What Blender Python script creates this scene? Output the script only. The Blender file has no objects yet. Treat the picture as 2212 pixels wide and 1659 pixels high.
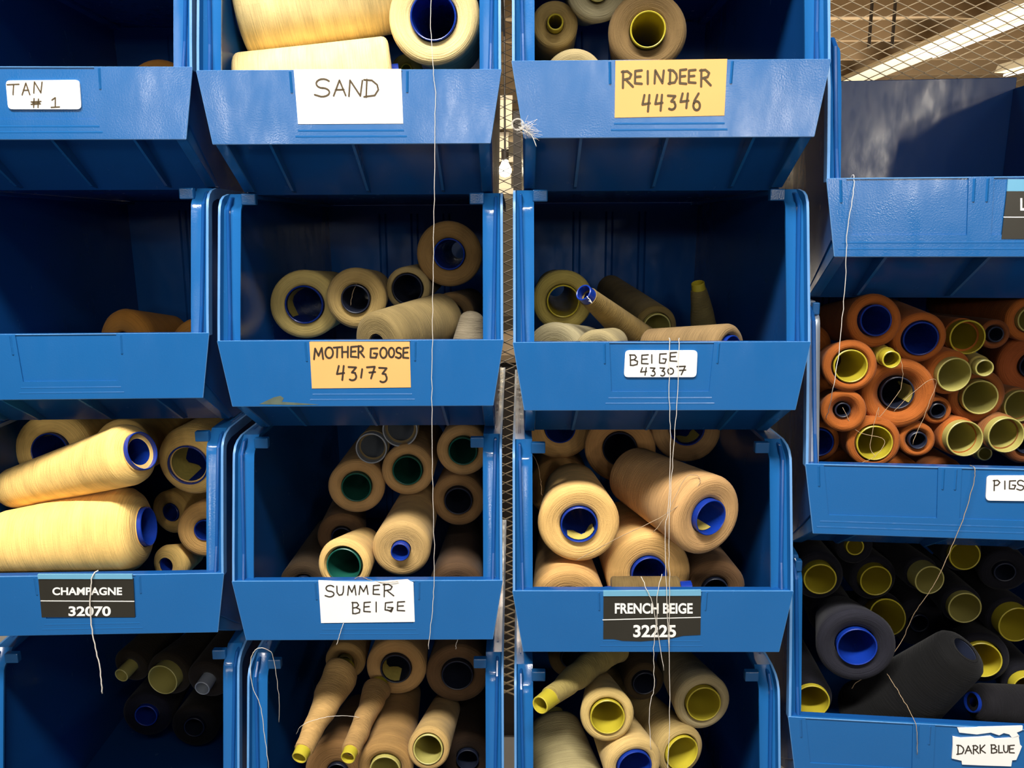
import bpy, bmesh, math, random
from mathutils import Vector, Matrix
random.seed(7)
C = bpy.context.scene.collection

# ------------------------------------------------------------------ camera, world, lights
CAM = Vector((0, 0, 1.45)); PITCH = 0.1843; ROLL = -0.0039; FPX = 1801.6
W0, H0 = 2212, 1659
fwd = Vector((0, math.cos(PITCH), -math.sin(PITCH)))
r0 = Vector((1, 0, 0)); u0 = Vector((0, math.sin(PITCH), math.cos(PITCH)))
rgt = r0 * math.cos(ROLL) + u0 * math.sin(ROLL)
upv = u0 * math.cos(ROLL) - r0 * math.sin(ROLL)
cd = bpy.data.cameras.new('camera'); cam = bpy.data.objects.new('camera', cd); C.objects.link(cam)
m = Matrix((rgt, upv, -fwd)).transposed().to_4x4(); m.translation = CAM
cam.matrix_world = m
cd.sensor_width = 36; cd.lens = FPX / W0 * 36; cd.clip_start = 0.02; cd.clip_end = 60
bpy.context.scene.camera = cam

vs = bpy.context.scene.view_settings
vs.view_transform = 'Standard'; vs.look = 'None'; vs.gamma = 1; vs.use_curve_mapping = False
vs.exposure = 0.0

wd = bpy.data.worlds.new('world'); bpy.context.scene.world = wd; wd.use_nodes = True
wd.node_tree.nodes['Background'].inputs[0].default_value = (0.55, 0.7, 1.0, 1)
wd.node_tree.nodes['Background'].inputs[1].default_value = 0.05

def area(name, loc, size, power, color, target=None, rot=None):
    l = bpy.data.lights.new(name, 'AREA'); l.shape = 'RECTANGLE'; l.size, l.size_y = size
    l.energy = power; l.color = color
    o = bpy.data.objects.new(name, l); C.objects.link(o); o.location = loc
    if target is not None: o.rotation_euler = (Vector(target) - Vector(loc)).to_track_quat('-Z', 'Y').to_euler()
    if rot: o.rotation_euler = rot
    return o
CEIL = CAM.z + 1.7
WARM = (1.0, 0.90, 0.74); NEUT = (1.0, 0.96, 0.90)
AIM = (0, 0.7, 1.4)
area('strip_light_near', (-.25, -0.28, CAM.z + 1.4), (1.4, 0.14), 74, NEUT, AIM)
area('strip_light_middle', (.6, -1.7, CAM.z + 1.55), (1.3, 0.2), 7, NEUT, AIM)
area('ceiling_panel_far', (-.8, -6.0, CAM.z + 1.25), (4.8, 1.2), 38, (.93, .94, 1.0), AIM)
for k, (x, z) in enumerate(((-3.0, 1.35), (-.6, 1.2), (1.05, 1.6), (2.9, 1.5), (2.5, .75))):
    area('far_fixture', (x, -9.0, CAM.z + z), (.3, .3), 26 if k < 4 else 40, WARM, AIM)
area('hall_light_near', (-0.4, 4.6, CEIL - 0.2), (1.6, 0.3), 110, WARM, rot=(0, 0, 0))
area('rack_fill', (-.35, 1.75, CAM.z + 1.2), (.8, .2), 32, WARM, (0.1, 3.1, CAM.z + .2))  # added fill lamp that brightens the rack and cartons in the gap
area('hall_light_mid', (2.5, 7.0, 0.9), (4, 3), 300, WARM, rot=(math.pi, 0, 0))

# ------------------------------------------------------------------ pixel -> ray
def ray(px, py):
    return (fwd + rgt * ((px - W0 / 2) / FPX) + upv * (-(py - H0 / 2) / FPX))
def at_y(px, py, y):
    d = ray(px, py); return CAM + d * ((y - CAM.y) / d.y)
def at_z(px, py, z):
    d = ray(px, py); return CAM + d * ((z - CAM.z) / d.z)

# ------------------------------------------------------------------ bin frames (measured, mm)
PITCH_ROW = 188.424
COL = {1: (-330.479, 613.051, 31.751, -0.029), 2: (-112.252, 607.229, 26.905, 0.001),
       3: (105.619, 583.972, 27.929, 0.010), 4: (336.420, 531.496, -50.504, 0.104)}
OFF = {(1,-1):(.5,1,0),(2,-1):(.4,-1,0),(3,-1):(.2,-1,0),(1,0):(1.075,2.252,0),(1,1):(-.243,1.645,0),(1,2):(-.444,-2.638,0),(1,3):(-.388,-.908,0),
       (2,0):(.579,-2.493,0),(2,1):(.901,1.010,0),(2,2):(-.896,1.898,0),(2,3):(-.584,-.122,0),
       (3,0):(.245,-3.805,0),(3,1):(.369,1.364,0),(3,2):(-.614,2.5,0),(3,3):(0,0,0),
       (4,0):(1.501,-.567,0),(4,1):(-.264,.263,0),(4,2):(-1.237,.019,0),(4,3):(0,0,0)}
K = {1: 1.0, 2: 1.0, 3: 1.0, 4: 1.085}
def frame(c, r):
    X, Y, Z, a = COL[c]; x, y, z = OFF[(c, r)]; k = K[c] / 1000
    o = Vector(((X + x) * k, (Y + y) * k, (Z - r * PITCH_ROW + z) * k)) + CAM
    return o, a
def at(c, r, px, py, d):
    "point of the ray on the plane d mm behind the bin's lip"
    o, a = frame(c, r); n = Vector((math.sin(a), math.cos(a), 0))
    p0 = o + n * (d * K[c] / 1000); v = ray(px, py)
    return CAM + v * ((p0 - CAM).dot(n) / v.dot(n))
def loc_uh(c, r, px, py, d=0):
    "bin-local (u, h) in metres of a pixel on the plane d"
    o, a = frame(c, r); p = at(c, r, px, py, d) - o
    return p.dot(Vector((math.cos(a), -math.sin(a), 0))), p.z

# ------------------------------------------------------------------ objects
def empty(name, loc, rz=0):
    o = bpy.data.objects.new(name, None); C.objects.link(o); o.location = loc; o.rotation_euler = (0, 0, rz)
    o.empty_display_size = 0.05
    return o
def tag(o, label=None, cat=None, group=None, kind=None):
    if label: o['label'] = label
    if cat: o['category'] = cat
    if group: o['group'] = group
    if kind: o['kind'] = kind
    return o
class MB:
    def __init__(s): s.v = []; s.f = []
    def add(s, vs_, fs):
        b = len(s.v); s.v += [tuple(v) for v in vs_]; s.f += [tuple(i + b for i in f) for f in fs]
    def box(s, x0, x1, y0, y1, z0, z1):
        s.add([(x0,y0,z0),(x1,y0,z0),(x1,y1,z0),(x0,y1,z0),(x0,y0,z1),(x1,y0,z1),(x1,y1,z1),(x0,y1,z1)],
              [(0,3,2,1),(4,5,6,7),(0,1,5,4),(1,2,6,5),(2,3,7,6),(3,0,4,7)])
    def prism(s, poly, fa, fb):
        "poly of 2D points, fa/fb map a point to the two 3D ends"
        n = len(poly); A = [fa(p) for p in poly]; B = [fb(p) for p in poly]
        s.add(A + B, [tuple(range(n))[::-1], tuple(range(n, 2 * n))] + [(i, (i + 1) % n, n + (i + 1) % n, n + i) for i in range(n)])
    def sweep(s, rings, closed_prof=True, caps=True):
        n = len(rings[0]); vs_ = [p for r in rings for p in r]; fs = []
        for i in range(len(rings) - 1):
            for j in range(n if closed_prof else n - 1):
                a, b = i * n + j, i * n + (j + 1) % n
                fs.append((a, b, b + n, a + n))
        if caps: fs += [tuple(range(n))[::-1], tuple(range((len(rings) - 1) * n, len(rings) * n))]
        s.add(vs_, fs)
    def build(s, name, mat, parent=None, smooth=False, angle=None, M=None, scale=1.0):
        me = bpy.data.meshes.new(name)
        V = [tuple(x * scale for x in v) for v in s.v]
        me.from_pydata(V, [], s.f)
        bm = bmesh.new(); bm.from_mesh(me); bmesh.ops.recalc_face_normals(bm, faces=bm.faces); bm.to_mesh(me); bm.free()
        if mat: me.materials.append(mat)
        if smooth:
            for p in me.polygons: p.use_smooth = True
            if angle: 
                me.set_sharp_from_angle(angle=math.radians(angle))
        o = bpy.data.objects.new(name, me); C.objects.link(o)
        if parent: o.parent = parent
        return o
def bevel(o, w, seg=2):
    b = o.modifiers.new('bevel', 'BEVEL'); b.width = w; b.segments = seg; b.limit_method = 'ANGLE'; b.angle_limit = math.radians(40)
    b.harden_normals = False
    return o
def tube_mb(mb, pts, r, n=6):
    rings = []
    for i, p in enumerate(pts):
        p = Vector(p); t = (Vector(pts[min(i + 1, len(pts) - 1)]) - Vector(pts[max(i - 1, 0)])).normalized()
        a = t.cross(Vector((0, 1, 0.01))); 
        if a.length < 1e-3: a = t.cross(Vector((1, 0, 0)))
        a.normalize(); b = t.cross(a)
        rings.append([p + (a * math.cos(k * 2 * math.pi / n) + b * math.sin(k * 2 * math.pi / n)) * r for k in range(n)])
    mb.sweep(rings)
def smoothpts(pts, sub=6):
    P = [Vector(p) for p in pts]; out = []
    for i in range(len(P) - 1):
        a, b, c_, d = P[max(i - 1, 0)], P[i], P[i + 1], P[min(i + 2, len(P) - 1)]
        for k in range(sub):
            t = k / sub
            out.append(0.5 * ((2 * b) + (c_ - a) * t + (2 * a - 5 * b + 4 * c_ - d) * t * t + (3 * b - a - 3 * c_ + d) * t ** 3))
    out.append(P[-1]); return out

# ------------------------------------------------------------------ materials
def new_mat(name):
    mt = bpy.data.materials.new(name); mt.use_nodes = True; nt = mt.node_tree
    return mt, nt, nt.nodes['Principled BSDF']
def N(nt, t, **kw):
    n = nt.nodes.new(t)
    for k, v in kw.items():
        if k.startswith('i_'): n.inputs[int(k[2:]) if k[2:].isdigit() else k[2:]].default_value = v
        else: setattr(n, k, v)
    return n
def plastic(name, col, col2=None, rough=0.34, bump=0.12, wave=0.15, spec=0.5, nscale=9):
    mt, nt, b = new_mat(name); L = nt.links.new
    tc = N(nt, 'ShaderNodeTexCoord')
    n1 = N(nt, 'ShaderNodeTexNoise'); n1.inputs['Scale'].default_value = nscale; n1.inputs['Detail'].default_value = 5
    L(tc.outputs['Object'], n1.inputs['Vector'])
    mx = N(nt, 'ShaderNodeMix', data_type='RGBA'); mx.inputs['A'].default_value = (*col, 1)
    mx.inputs['B'].default_value = (*(col2 or [c * 1.3 for c in col]), 1)
    L(n1.outputs['Fac'], mx.inputs['Factor']); L(mx.outputs['Result'], b.inputs['Base Color'])
    # scuffs in the gloss
    mp = N(nt, 'ShaderNodeMapping'); mp.inputs['Scale'].default_value = (26, 20, 9); mp.inputs['Rotation'].default_value = (0.1, 0.12, 0.1)
    n2 = N(nt, 'ShaderNodeTexNoise'); n2.inputs['Scale'].default_value = 3; n2.inputs['Detail'].default_value = 8
    L(tc.outputs['Object'], mp.inputs[0]); L(mp.outputs[0], n2.inputs['Vector'])
    mr = N(nt, 'ShaderNodeMapRange'); mr.inputs['From Min'].default_value = .35; mr.inputs['From Max'].default_value = .7
    mr.inputs['To Min'].default_value = rough - .06; mr.inputs['To Max'].default_value = rough + .08
    L(n2.outputs['Fac'], mr.inputs['Value']); L(mr.outputs['Result'], b.inputs['Roughness'])
    # shrink waviness and fine grain
    n3 = N(nt, 'ShaderNodeTexNoise'); n3.inputs['Scale'].default_value = 16; n3.inputs['Detail'].default_value = 1
    L(tc.outputs['Object'], n3.inputs['Vector'])
    n4 = N(nt, 'ShaderNodeTexNoise'); n4.inputs['Scale'].default_value = 900; n4.inputs['Detail'].default_value = 2
    L(tc.outputs['Object'], n4.inputs['Vector'])
    b1 = N(nt, 'ShaderNodeBump'); b1.inputs['Strength'].default_value = wave; b1.inputs['Distance'].default_value = .01
    b2 = N(nt, 'ShaderNodeBump'); b2.inputs['Strength'].default_value = bump; b2.inputs['Distance'].default_value = .0004
    L(n3.outputs['Fac'], b1.inputs['Height']); L(b1.outputs[0], b2.inputs['Normal']); L(n4.outputs['Fac'], b2.inputs['Height'])
    L(b2.outputs[0], b.inputs['Normal'])
    b.inputs['Specular IOR Level'].default_value = spec
    return mt
M = {}
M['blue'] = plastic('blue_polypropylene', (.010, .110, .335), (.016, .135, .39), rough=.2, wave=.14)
M['blue_shaded'] = plastic('blue_polypropylene_shaded', (.006, .065, .25), (.009, .085, .30), rough=.2, wave=.025, bump=.03, spec=.28)  # same plastic as the front, with interior shade put into a darker colour
M['blue_edge'] = plastic('worn_blue_edge', (.06, .22, .52), (.14, .33, .62), rough=.4, nscale=60)
M['core_blue'] = plastic('blue_core_plastic', (.004, .028, .27), (.007, .04, .34), rough=.3, wave=0)
M['core_yellow'] = plastic('yellow_core_plastic', (.46, .38, .025), (.55, .46, .04), rough=.35, wave=0)
M['core_olive'] = plastic('pale_yellow_core_plastic', (.42, .38, .10), (.5, .45, .14), rough=.4, wave=0)
M['core_green'] = plastic('green_core_plastic', (.008, .085, .06), (.012, .12, .085), rough=.35, wave=0)
M['core_grey'] = plastic('grey_core_plastic', (.28, .32, .38), (.36, .40, .45), rough=.4, wave=0)
M['core_dark'] = plastic('dark_core_plastic', (.012, .016, .035), (.02, .026, .05), rough=.4, wave=0)
def flat(name, col, rough=.6, noise=0.0, nsc=40, spec=.3):
    mt, nt, b = new_mat(name); L = nt.links.new
    b.inputs['Roughness'].default_value = rough; b.inputs['Specular IOR Level'].default_value = spec
    if noise:
        tc = N(nt, 'ShaderNodeTexCoord'); n1 = N(nt, 'ShaderNodeTexNoise'); n1.inputs['Scale'].default_value = nsc; n1.inputs['Detail'].default_value = 4
        L(tc.outputs['Object'], n1.inputs['Vector'])
        mx = N(nt, 'ShaderNodeMix', data_type='RGBA'); mx.inputs['A'].default_value = (*[c * (1 - noise) for c in col], 1)
        mx.inputs['B'].default_value = (*[min(1, c * (1 + noise)) for c in col], 1)
        L(n1.outputs['Fac'], mx.inputs['Factor']); L(mx.outputs['Result'], b.inputs['Base Color'])
    else: b.inputs['Base Color'].default_value = (*col, 1)
    return mt
def emit(name, col, s):
    mt, nt, b = new_mat(name); b.inputs['Emission Color'].default_value = (*col, 1); b.inputs['Emission Strength'].default_value = s
    b.inputs['Base Color'].default_value = (*col, 1); return mt
M['white'] = flat('white_paper', (.95, .95, .92), .6, .04)
M['manila'] = flat('manila_card', (.92, .45, .15), .6, .06)
M['black'] = flat('black_printed_card', (.028, .026, .02), .3, .15, spec=.5)
M['clear'] = flat('clear_label_holder', (.16, .42, .62), .12, .1, spec=.8)
M['ink'] = flat('marker_ink', (.045, .035, .025), .5)
M['ink_brown'] = flat('brown_marker_ink', (.10, .07, .035), .5)
M['print'] = flat('white_print', (.92, .92, .88), .5)
M['sticker'] = flat('yellow_sticker', (.62, .50, .12), .6, .2, 300)
M['mesh'] = flat('expanded_metal', (.40, .31, .19), .6, .3, spec=.4)
M['mesh'].node_tree.nodes['Principled BSDF'].inputs['Metallic'].default_value = .2
M['thread_loose'] = flat('loose_white_thread', (.75, .70, .62), .8)
M['thread_brown'] = flat('loose_brown_thread', (.42, .30, .18), .8)
M['steel_gloss'] = flat('steel_and_flange_gloss', (.6, .66, .72), .3, .15)
M['steel_gloss'].node_tree.nodes['Principled BSDF'].inputs['Metallic'].default_value = .8
M['ceil'] = flat('brown_ceiling_deck', (.30, .22, .13), .8, .3, 2)
M['joist'] = flat('joist_steel', (.20, .14, .08), .6, .3, 3)
M['floor'] = flat('concrete_floor', (.34, .32, .30), .5, .2, 2)
M['hallwall'] = flat('hall_wall_paint', (.55, .47, .34), .7, .15, 1)
M['carton'] = flat('carton', (.70, .60, .42), .7, .15, 4)
M['dark'] = flat('dark_steel', (.03, .022, .016), .5)
M['tube'] = emit('fluorescent_tube', (1, .93, .78), 2.6)
M['bulb'] = emit('bulb_glow', (1, .88, .66), 14)
M['fixture'] = flat('fixture_white', (.6, .55, .42), .5)

def make_thread():
    mt, nt, b = new_mat('wound_thread'); L = nt.links.new
    tc = N(nt, 'ShaderNodeTexCoord'); sp = N(nt, 'ShaderNodeSeparateXYZ'); L(tc.outputs['Object'], sp.inputs[0])
    def mth(op, a, b_=None):
        n = N(nt, 'ShaderNodeMath', operation=op)
        for i, v in enumerate((a, b_)):
            if v is None: continue
            if isinstance(v, (int, float)): n.inputs[i].default_value = v
            else: L(v, n.inputs[i])
        return n.outputs[0]
    x, y, z = sp.outputs
    r = mth('SQRT', mth('ADD', mth('MULTIPLY', x, x), mth('MULTIPLY', y, y)))
    th = mth('ARCTAN2', y, x)
    cx = N(nt, 'ShaderNodeCombineXYZ')
    L(mth('MULTIPLY', th, 1.1), cx.inputs[0]); L(mth('MULTIPLY', r, 1100), cx.inputs[1]); L(mth('MULTIPLY', z, 1100), cx.inputs[2])
    n1 = N(nt, 'ShaderNodeTexNoise'); n1.inputs['Scale'].default_value = 1; n1.inputs['Detail'].default_value = 3; L(cx.outputs[0], n1.inputs['Vector'])
    # crossing helical winding bands
    s1 = mth('SINE', mth('ADD', mth('MULTIPLY', z, 300), mth('MULTIPLY', th, 2)))
    s2 = mth('SINE', mth('SUBTRACT', mth('MULTIPLY', z, 410), mth('MULTIPLY', th, 3)))
    bands = mth('MULTIPLY', mth('ADD', s1, s2), 0.04)
    n2 = N(nt, 'ShaderNodeTexNoise'); n2.inputs['Scale'].default_value = 45; n2.inputs['Detail'].default_value = 4; L(tc.outputs['Object'], n2.inputs['Vector'])
    val = mth('ADD', mth('ADD', mth('MULTIPLY', n1.outputs['Fac'], .62), mth('MULTIPLY', n2.outputs['Fac'], .5)), mth('ADD', bands, .44))
    oi = N(nt, 'ShaderNodeObjectInfo')
    vm = N(nt, 'ShaderNodeVectorMath', operation='SCALE'); L(oi.outputs['Color'], vm.inputs[0]); L(val, vm.inputs['Scale'])
    L(vm.outputs[0], b.inputs['Base Color'])
    b.inputs['Roughness'].default_value = .8; b.inputs['Specular IOR Level'].default_value = .15
    b.inputs['Sheen Weight'].default_value = .06; b.inputs['Sheen Roughness'].default_value = .5
    bp = N(nt, 'ShaderNodeBump'); bp.inputs['Strength'].default_value = .55; bp.inputs['Distance'].default_value = .0012
    L(n1.outputs['Fac'], bp.inputs['Height'])
    n5 = N(nt, 'ShaderNodeTexNoise'); n5.inputs['Scale'].default_value = 1400; n5.inputs['Detail'].default_value = 2; L(tc.outputs['Object'], n5.inputs['Vector'])
    bp2 = N(nt, 'ShaderNodeBump'); bp2.inputs['Strength'].default_value = .35; bp2.inputs['Distance'].default_value = .0006
    L(n5.outputs['Fac'], bp2.inputs['Height']); L(bp.outputs[0], bp2.inputs['Normal'])
    L(bp2.outputs[0], b.inputs['Normal'])
    return mt
M['thread'] = make_thread()

# ------------------------------------------------------------------ setting
def struct(name, mb, mat): 
    o = mb.build(name, mat); o['kind'] = 'structure'; return o
mb = MB(); mb.box(-9, 9, -9, 14, -.1, 0); struct('floor', mb, M['floor'])
mb = MB(); mb.box(-9, 9, -9, 14, CEIL, CEIL + .1); ceiling = struct('ceiling', mb, M['ceil'])
mb = MB(); mb.box(-9, 9, 14, 14.1, 0, CEIL); struct('wall_back', mb, M['hallwall'])
for k in range(12):
    mb = MB(); y = 4.2 + k * .8
    mb.box(-8, 8, y, y + .05, CEIL - .16, CEIL); o = mb.build('joist', M['joist'], ceiling)
mb = MB(); mb.box(.235, .86, .56, .93, CAM.z + .262, CAM.z + .28); struct('shade_board', mb, M['steel_gloss'])  # unseen board, added to shade the back wall of the empty bin
# ------------------------------------------------------------------ bins
def bin_parts(c, r, root, rec=None, fh=188):
    s = .001 * K[c]; e = (275.6 - 210) if c == 4 else 0; hw = 105 + e / 2; pw = 97 + e / 2; e2 = e / 2
    BW, BI, BE = M['blue'], M['blue_shaded'], M['blue_edge']
    # shell: floor, slanted toe, back wall and side walls (u, d, h)
    mb = MB()
    for sg in (-1, 1):
        poly = [(3, 40), (3, 80), (9, 100), (24, 176), (33, 185), (60, 188.3), (366, 188.3), (366, 0), (72, 0), (8, 42)]
        if fh < 188: poly = [(3, 40), (3, 80), (9, 100), (22, 165), (30, 172), (60, 173), (180, 187), (365, 187), (365, 0), (72, 0), (8, 42)]
        W_ = lambda h: 97 + e2 + 4 * h / 188
        mb.prism(poly, lambda p: (sg * W_(p[1]), p[0], p[1]), lambda p: (sg * (W_(p[1]) - 2.5), p[0], p[1]))
    mb.prism([(6, 44), (72, 0), (366, 0), (366, 2.5), (73, 2.5), (6, 47)], lambda p: (-96 - e2, p[0], p[1]), lambda p: (96 + e2, p[0], p[1]))
    hb = 188.6 if not (c == 4 and r == 0) else 198
    mb.prism([(-97 - e2, 0), (97 + e2, 0), (101 + e2, hb), (-101 - e2, hb)], lambda p: (p[0], 365, p[1]), lambda p: (p[0], 368, p[1]))
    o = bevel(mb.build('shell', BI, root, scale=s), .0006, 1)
    # beads on the back wall
    mb = MB()
    us = (-36.5, 0, 36.5) if c != 4 else (-72, -36, 0, 36, 72)
    if (c, r) == (4, 0): us = ()
    for u in (-108, -72, -36, 0) if (c, r) == (4, 0) else ():      # short moulded slots low on the back wall
        for q in (-4, 4):
            m2 = MB(); m2.box(u + q - 1.5, u + q + 1.5, 363, 365, 40, 88); m2.build('moulded_slot', BI, root, scale=s)
    for u in us:
        for q in (-3.5, 3.5):
            m2 = MB(); m2.prism([(u + q - 1.2, 365), (u + q, 363.2), (u + q + 1.2, 365)], lambda p: (p[0], p[1], 4), lambda p: (p[0], p[1], hb - 10))
            m2.build('back_bead', BI, root, scale=s)
    # front panel, with its label recess(es)
    U = lambda u, h: u * (hw - (hw - pw) * (81 - h) / 49.) / hw      # taper with height
    recs = rec or [(-37, 37)]
    xs = [-hw]
    for a, b in recs: xs += [a, b]
    xs.append(hw)
    hs = [32, 45.5, 79.0, 81]
    mb = MB(); RD = .9
    def q(i0, i1, j0, j1, dp):
        mb.add([(U(xs[i0], hs[j0]), dp, hs[j0]), (U(xs[i1], hs[j0]), dp, hs[j0]), (U(xs[i1], hs[j1]), dp, hs[j1]), (U(xs[i0], hs[j1]), dp, hs[j1])], [(0, 1, 2, 3)])
    n = len(xs)
    for i in range(n - 1):
        isr = i % 2 == 1
        for j in range(3):
            if isr and j >= 1:
                q(i, i + 1, j, j + 1, RD)
            else: q(i, i + 1, j, j + 1, 0)
        if isr:
            for x in (xs[i], xs[i + 1]):
                mb.add([(U(x, 45.5), 0, 45.5), (U(x, 45.5), RD, 45.5), (U(x, 81), RD, 81), (U(x, 81), 0, 81)], [(0, 1, 2, 3)])
            mb.add([(U(xs[i], 45.5), 0, 45.5), (U(xs[i + 1], 45.5), 0, 45.5), (U(xs[i + 1], 45.5), RD, 45.5), (U(xs[i], 45.5), RD, 45.5)], [(0, 1, 2, 3)])
    # back, ends, bottom and the lip ledge
    T = 2.6
    mb.add([(-pw, 0, 32), (pw, 0, 32), (pw, T, 32), (-pw, T, 32), (-hw, 0, 81), (hw, 0, 81), (hw, T, 81), (-hw, T, 81)],
           [(0, 1, 2, 3), (3, 2, 6, 7), (0, 3, 7, 4), (1, 2, 6, 5)])
    for i in range(n - 1):
        isr = i % 2 == 1; d0 = RD if isr else 0
        mb.add([(xs[i], d0, 81), (xs[i + 1], d0, 81), (xs[i + 1], T, 81), (xs[i], T, 81)], [(0, 1, 2, 3)])
    fp = mb.build('front_panel', BW, root, scale=s)
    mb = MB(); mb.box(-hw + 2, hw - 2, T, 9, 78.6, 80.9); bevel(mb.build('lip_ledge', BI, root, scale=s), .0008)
    # little ridges beside the recess and under it
    mb = MB()
    for a, b in recs:
        for x, w in ((a - 3.5, 1), (b + 3.5, 1)):
            mb.prism([(x - w, 0.01), (x, -.7), (x + w, 0.01)], lambda p: (U(p[0], 72), p[1], 66), lambda p: (U(p[0], 80), p[1], 80))
    mb.prism([(41.5, .01), (40.7, -.12), (39.9, .01)], lambda p: (recs[0][0], p[1], p[0]), lambda p: (recs[-1][1], p[1], p[0]))
    mb.prism([(37.5, .01), (36.7, -.12), (35.9, .01)], lambda p: (recs[0][0] - 2, p[1], p[0]), lambda p: (recs[-1][1] + 2, p[1], p[0]))
    mb.build('panel_ridge', BW, root, scale=s)
    mb = MB()
    tube_mb(mb, [(-pw, .6, 32), (pw, .6, 32)], .5, 6)
    tube_mb(mb, [(-hw, .6, 80.8), (hw, .6, 80.8)], .45, 6)
    for sg in (-1, 1): tube_mb(mb, [(sg * pw, .5, 32), (sg * hw, .5, 81)], .45, 6)
    mb.build('worn_edge', BE, root, scale=s)
    # side flanges: a cove between an outer rim and an inner edge, rounded over at the top
    t = fh - 188
    path = [(0, 79), (3.5, 98), (12, 138), (19, 171 + t), (21, 178 + t), (25, 183 + t), (31, 186 + t), (42, 188.1 + t), (90, 188.3 + t * .6)]
    if fh == 188: path.append((365, 188.3))
    for sg in (-1, 1):
        prof = [(103.2, .3), (102.3, 5), (99.5, 7.2), (93.5, 7.2), (90, 5.6), (90, 7.4), (93.5, 9.4), (100, 9.6), (103.2, 8)]
        if c == 4: prof = [(u if u > 97 else (95 if u < 92 else 97.5), w) for u, w in prof]
        rim = [(105, 0), (103.2, 0), (103.2, 8), (105, 8)]
        for nm, pf, mt in (('side_flange', prof, BW), ('rim', rim, BE)):
            rings = []
            for i, (d, h) in enumerate(path):
                a_, b_ = path[max(i - 1, 0)], path[min(i + 1, len(path) - 1)]
                tx, th = b_[0] - a_[0], b_[1] - a_[1]; l = math.hypot(tx, th); nx, nh = th / l, -tx / l
                if i == 0: nx, nh = 1, 0
                if nm == 'side_flange' and i >= 7: pf = [(u, .1 if q < 5 else 3) for q, (u, w) in enumerate(prof)]
                rings.append([(sg * (u + e2), d + nx * w, h + nh * w) for u, w in pf])
            mb = MB(); mb.sweep(rings); o = mb.build(nm, M['steel_gloss'] if (c, r, sg, nm) == (4, 1, -1, 'side_flange') else mt, root, smooth=True, angle=35, scale=s)  # silver tone paints a gloss highlight into this one plastic flange
        # stacking tab
        mb = MB(); hh = 180.5 + t; x = sorted((sg * (80 + e2), sg * (91 + e2)) if c != 4 else (sg * (94.5 + e2), sg * (99.5 + e2)))
        mb.box(x[0], x[1], 30, 36, hh - 1, hh + 7.4)
        if (c, r) != (4, 0): bevel(mb.build('stacking_tab', BE if False else BW, root, scale=s), .0008)
        # side leg under the panel
        mb = MB(); x = (sg * (88.5 + e2), sg * (96.8 + e2))
        mb.prism([(3, 32), (6, 46), (76, 1), (62, 1.6)], lambda p: (x[0], p[0], p[1]), lambda p: (x[1], p[0], p[1]))
        bevel(mb.build('side_leg', BW, root, scale=s), .0006, 1)
    us = (-58.5, 0, 58.5) if c != 4 else (-64, 0, 64)
    if c == 4: us = (-96, -32, 32, 96)
    for u in us:
        mb = MB()
        mb.prism([(4, 32.5), (7, 46), (74, 1), (60, 2.4)], lambda p: (u - 1.0, p[0], p[1]), lambda p: (u + 1.0, p[0], p[1]))
        mb.build('underside_rib', BW, root, scale=s)
BIN = {}
BINS = [
 (1,-1,'blue storage bin resting on the TAN #1 bin, only its underside in view'),
 (2,-1,'blue storage bin resting on the SAND bin, hardly in view above the cream cones'),
 (3,-1,'blue storage bin resting on the REINDEER bin, only its underside in view'),
 (1,0,'blue storage bin with white TAN #1 sticker, topmost at far left'),
 (2,0,'blue storage bin with plain white SAND card on its front'),
 (3,0,'blue storage bin with manila REINDEER 44346 card on its front'),
 (4,0,'empty blue storage bin with metal mesh showing above it, topmost at right'),
 (1,1,'blue storage bin with an empty label recess under the TAN #1 bin'),
 (2,1,'blue storage bin with manila MOTHER GOOSE 43173 card'),
 (3,1,'blue storage bin with white BEIGE 43307 sticker'),
 (4,1,'wide blue storage bin packed with orange cones and white PIGS label'),
 (1,2,'blue storage bin with black CHAMPAGNE 32070 label'),
 (2,2,'blue storage bin with white SUMMER BEIGE card'),
 (3,2,'blue storage bin with black FRENCH BEIGE 32225 label'),
 (4,2,'wide blue storage bin of navy cones with torn white DARK BLUE label'),
 (1,3,'dark blue storage bin under the CHAMPAGNE bin, at the bottom left corner'),
 (2,3,'blue storage bin under the SUMMER BEIGE bin, cut by the photo bottom'),
 (3,3,'blue storage bin under the FRENCH BEIGE bin, cut by the photo bottom'),
]
for c, r, lab in BINS:
    o_, a_ = frame(c, r); root = empty('storage_bin', o_, -a_); BIN[(c, r)] = root
    tag(root, lab, 'storage bin', 'stacked blue storage bins')
    bin_parts(c, r, root, rec=[(-126, -52), (-37, 37), (52, 126)] if c == 4 else None, fh=174 if (c, r) == (4, 0) else 188)

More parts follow.
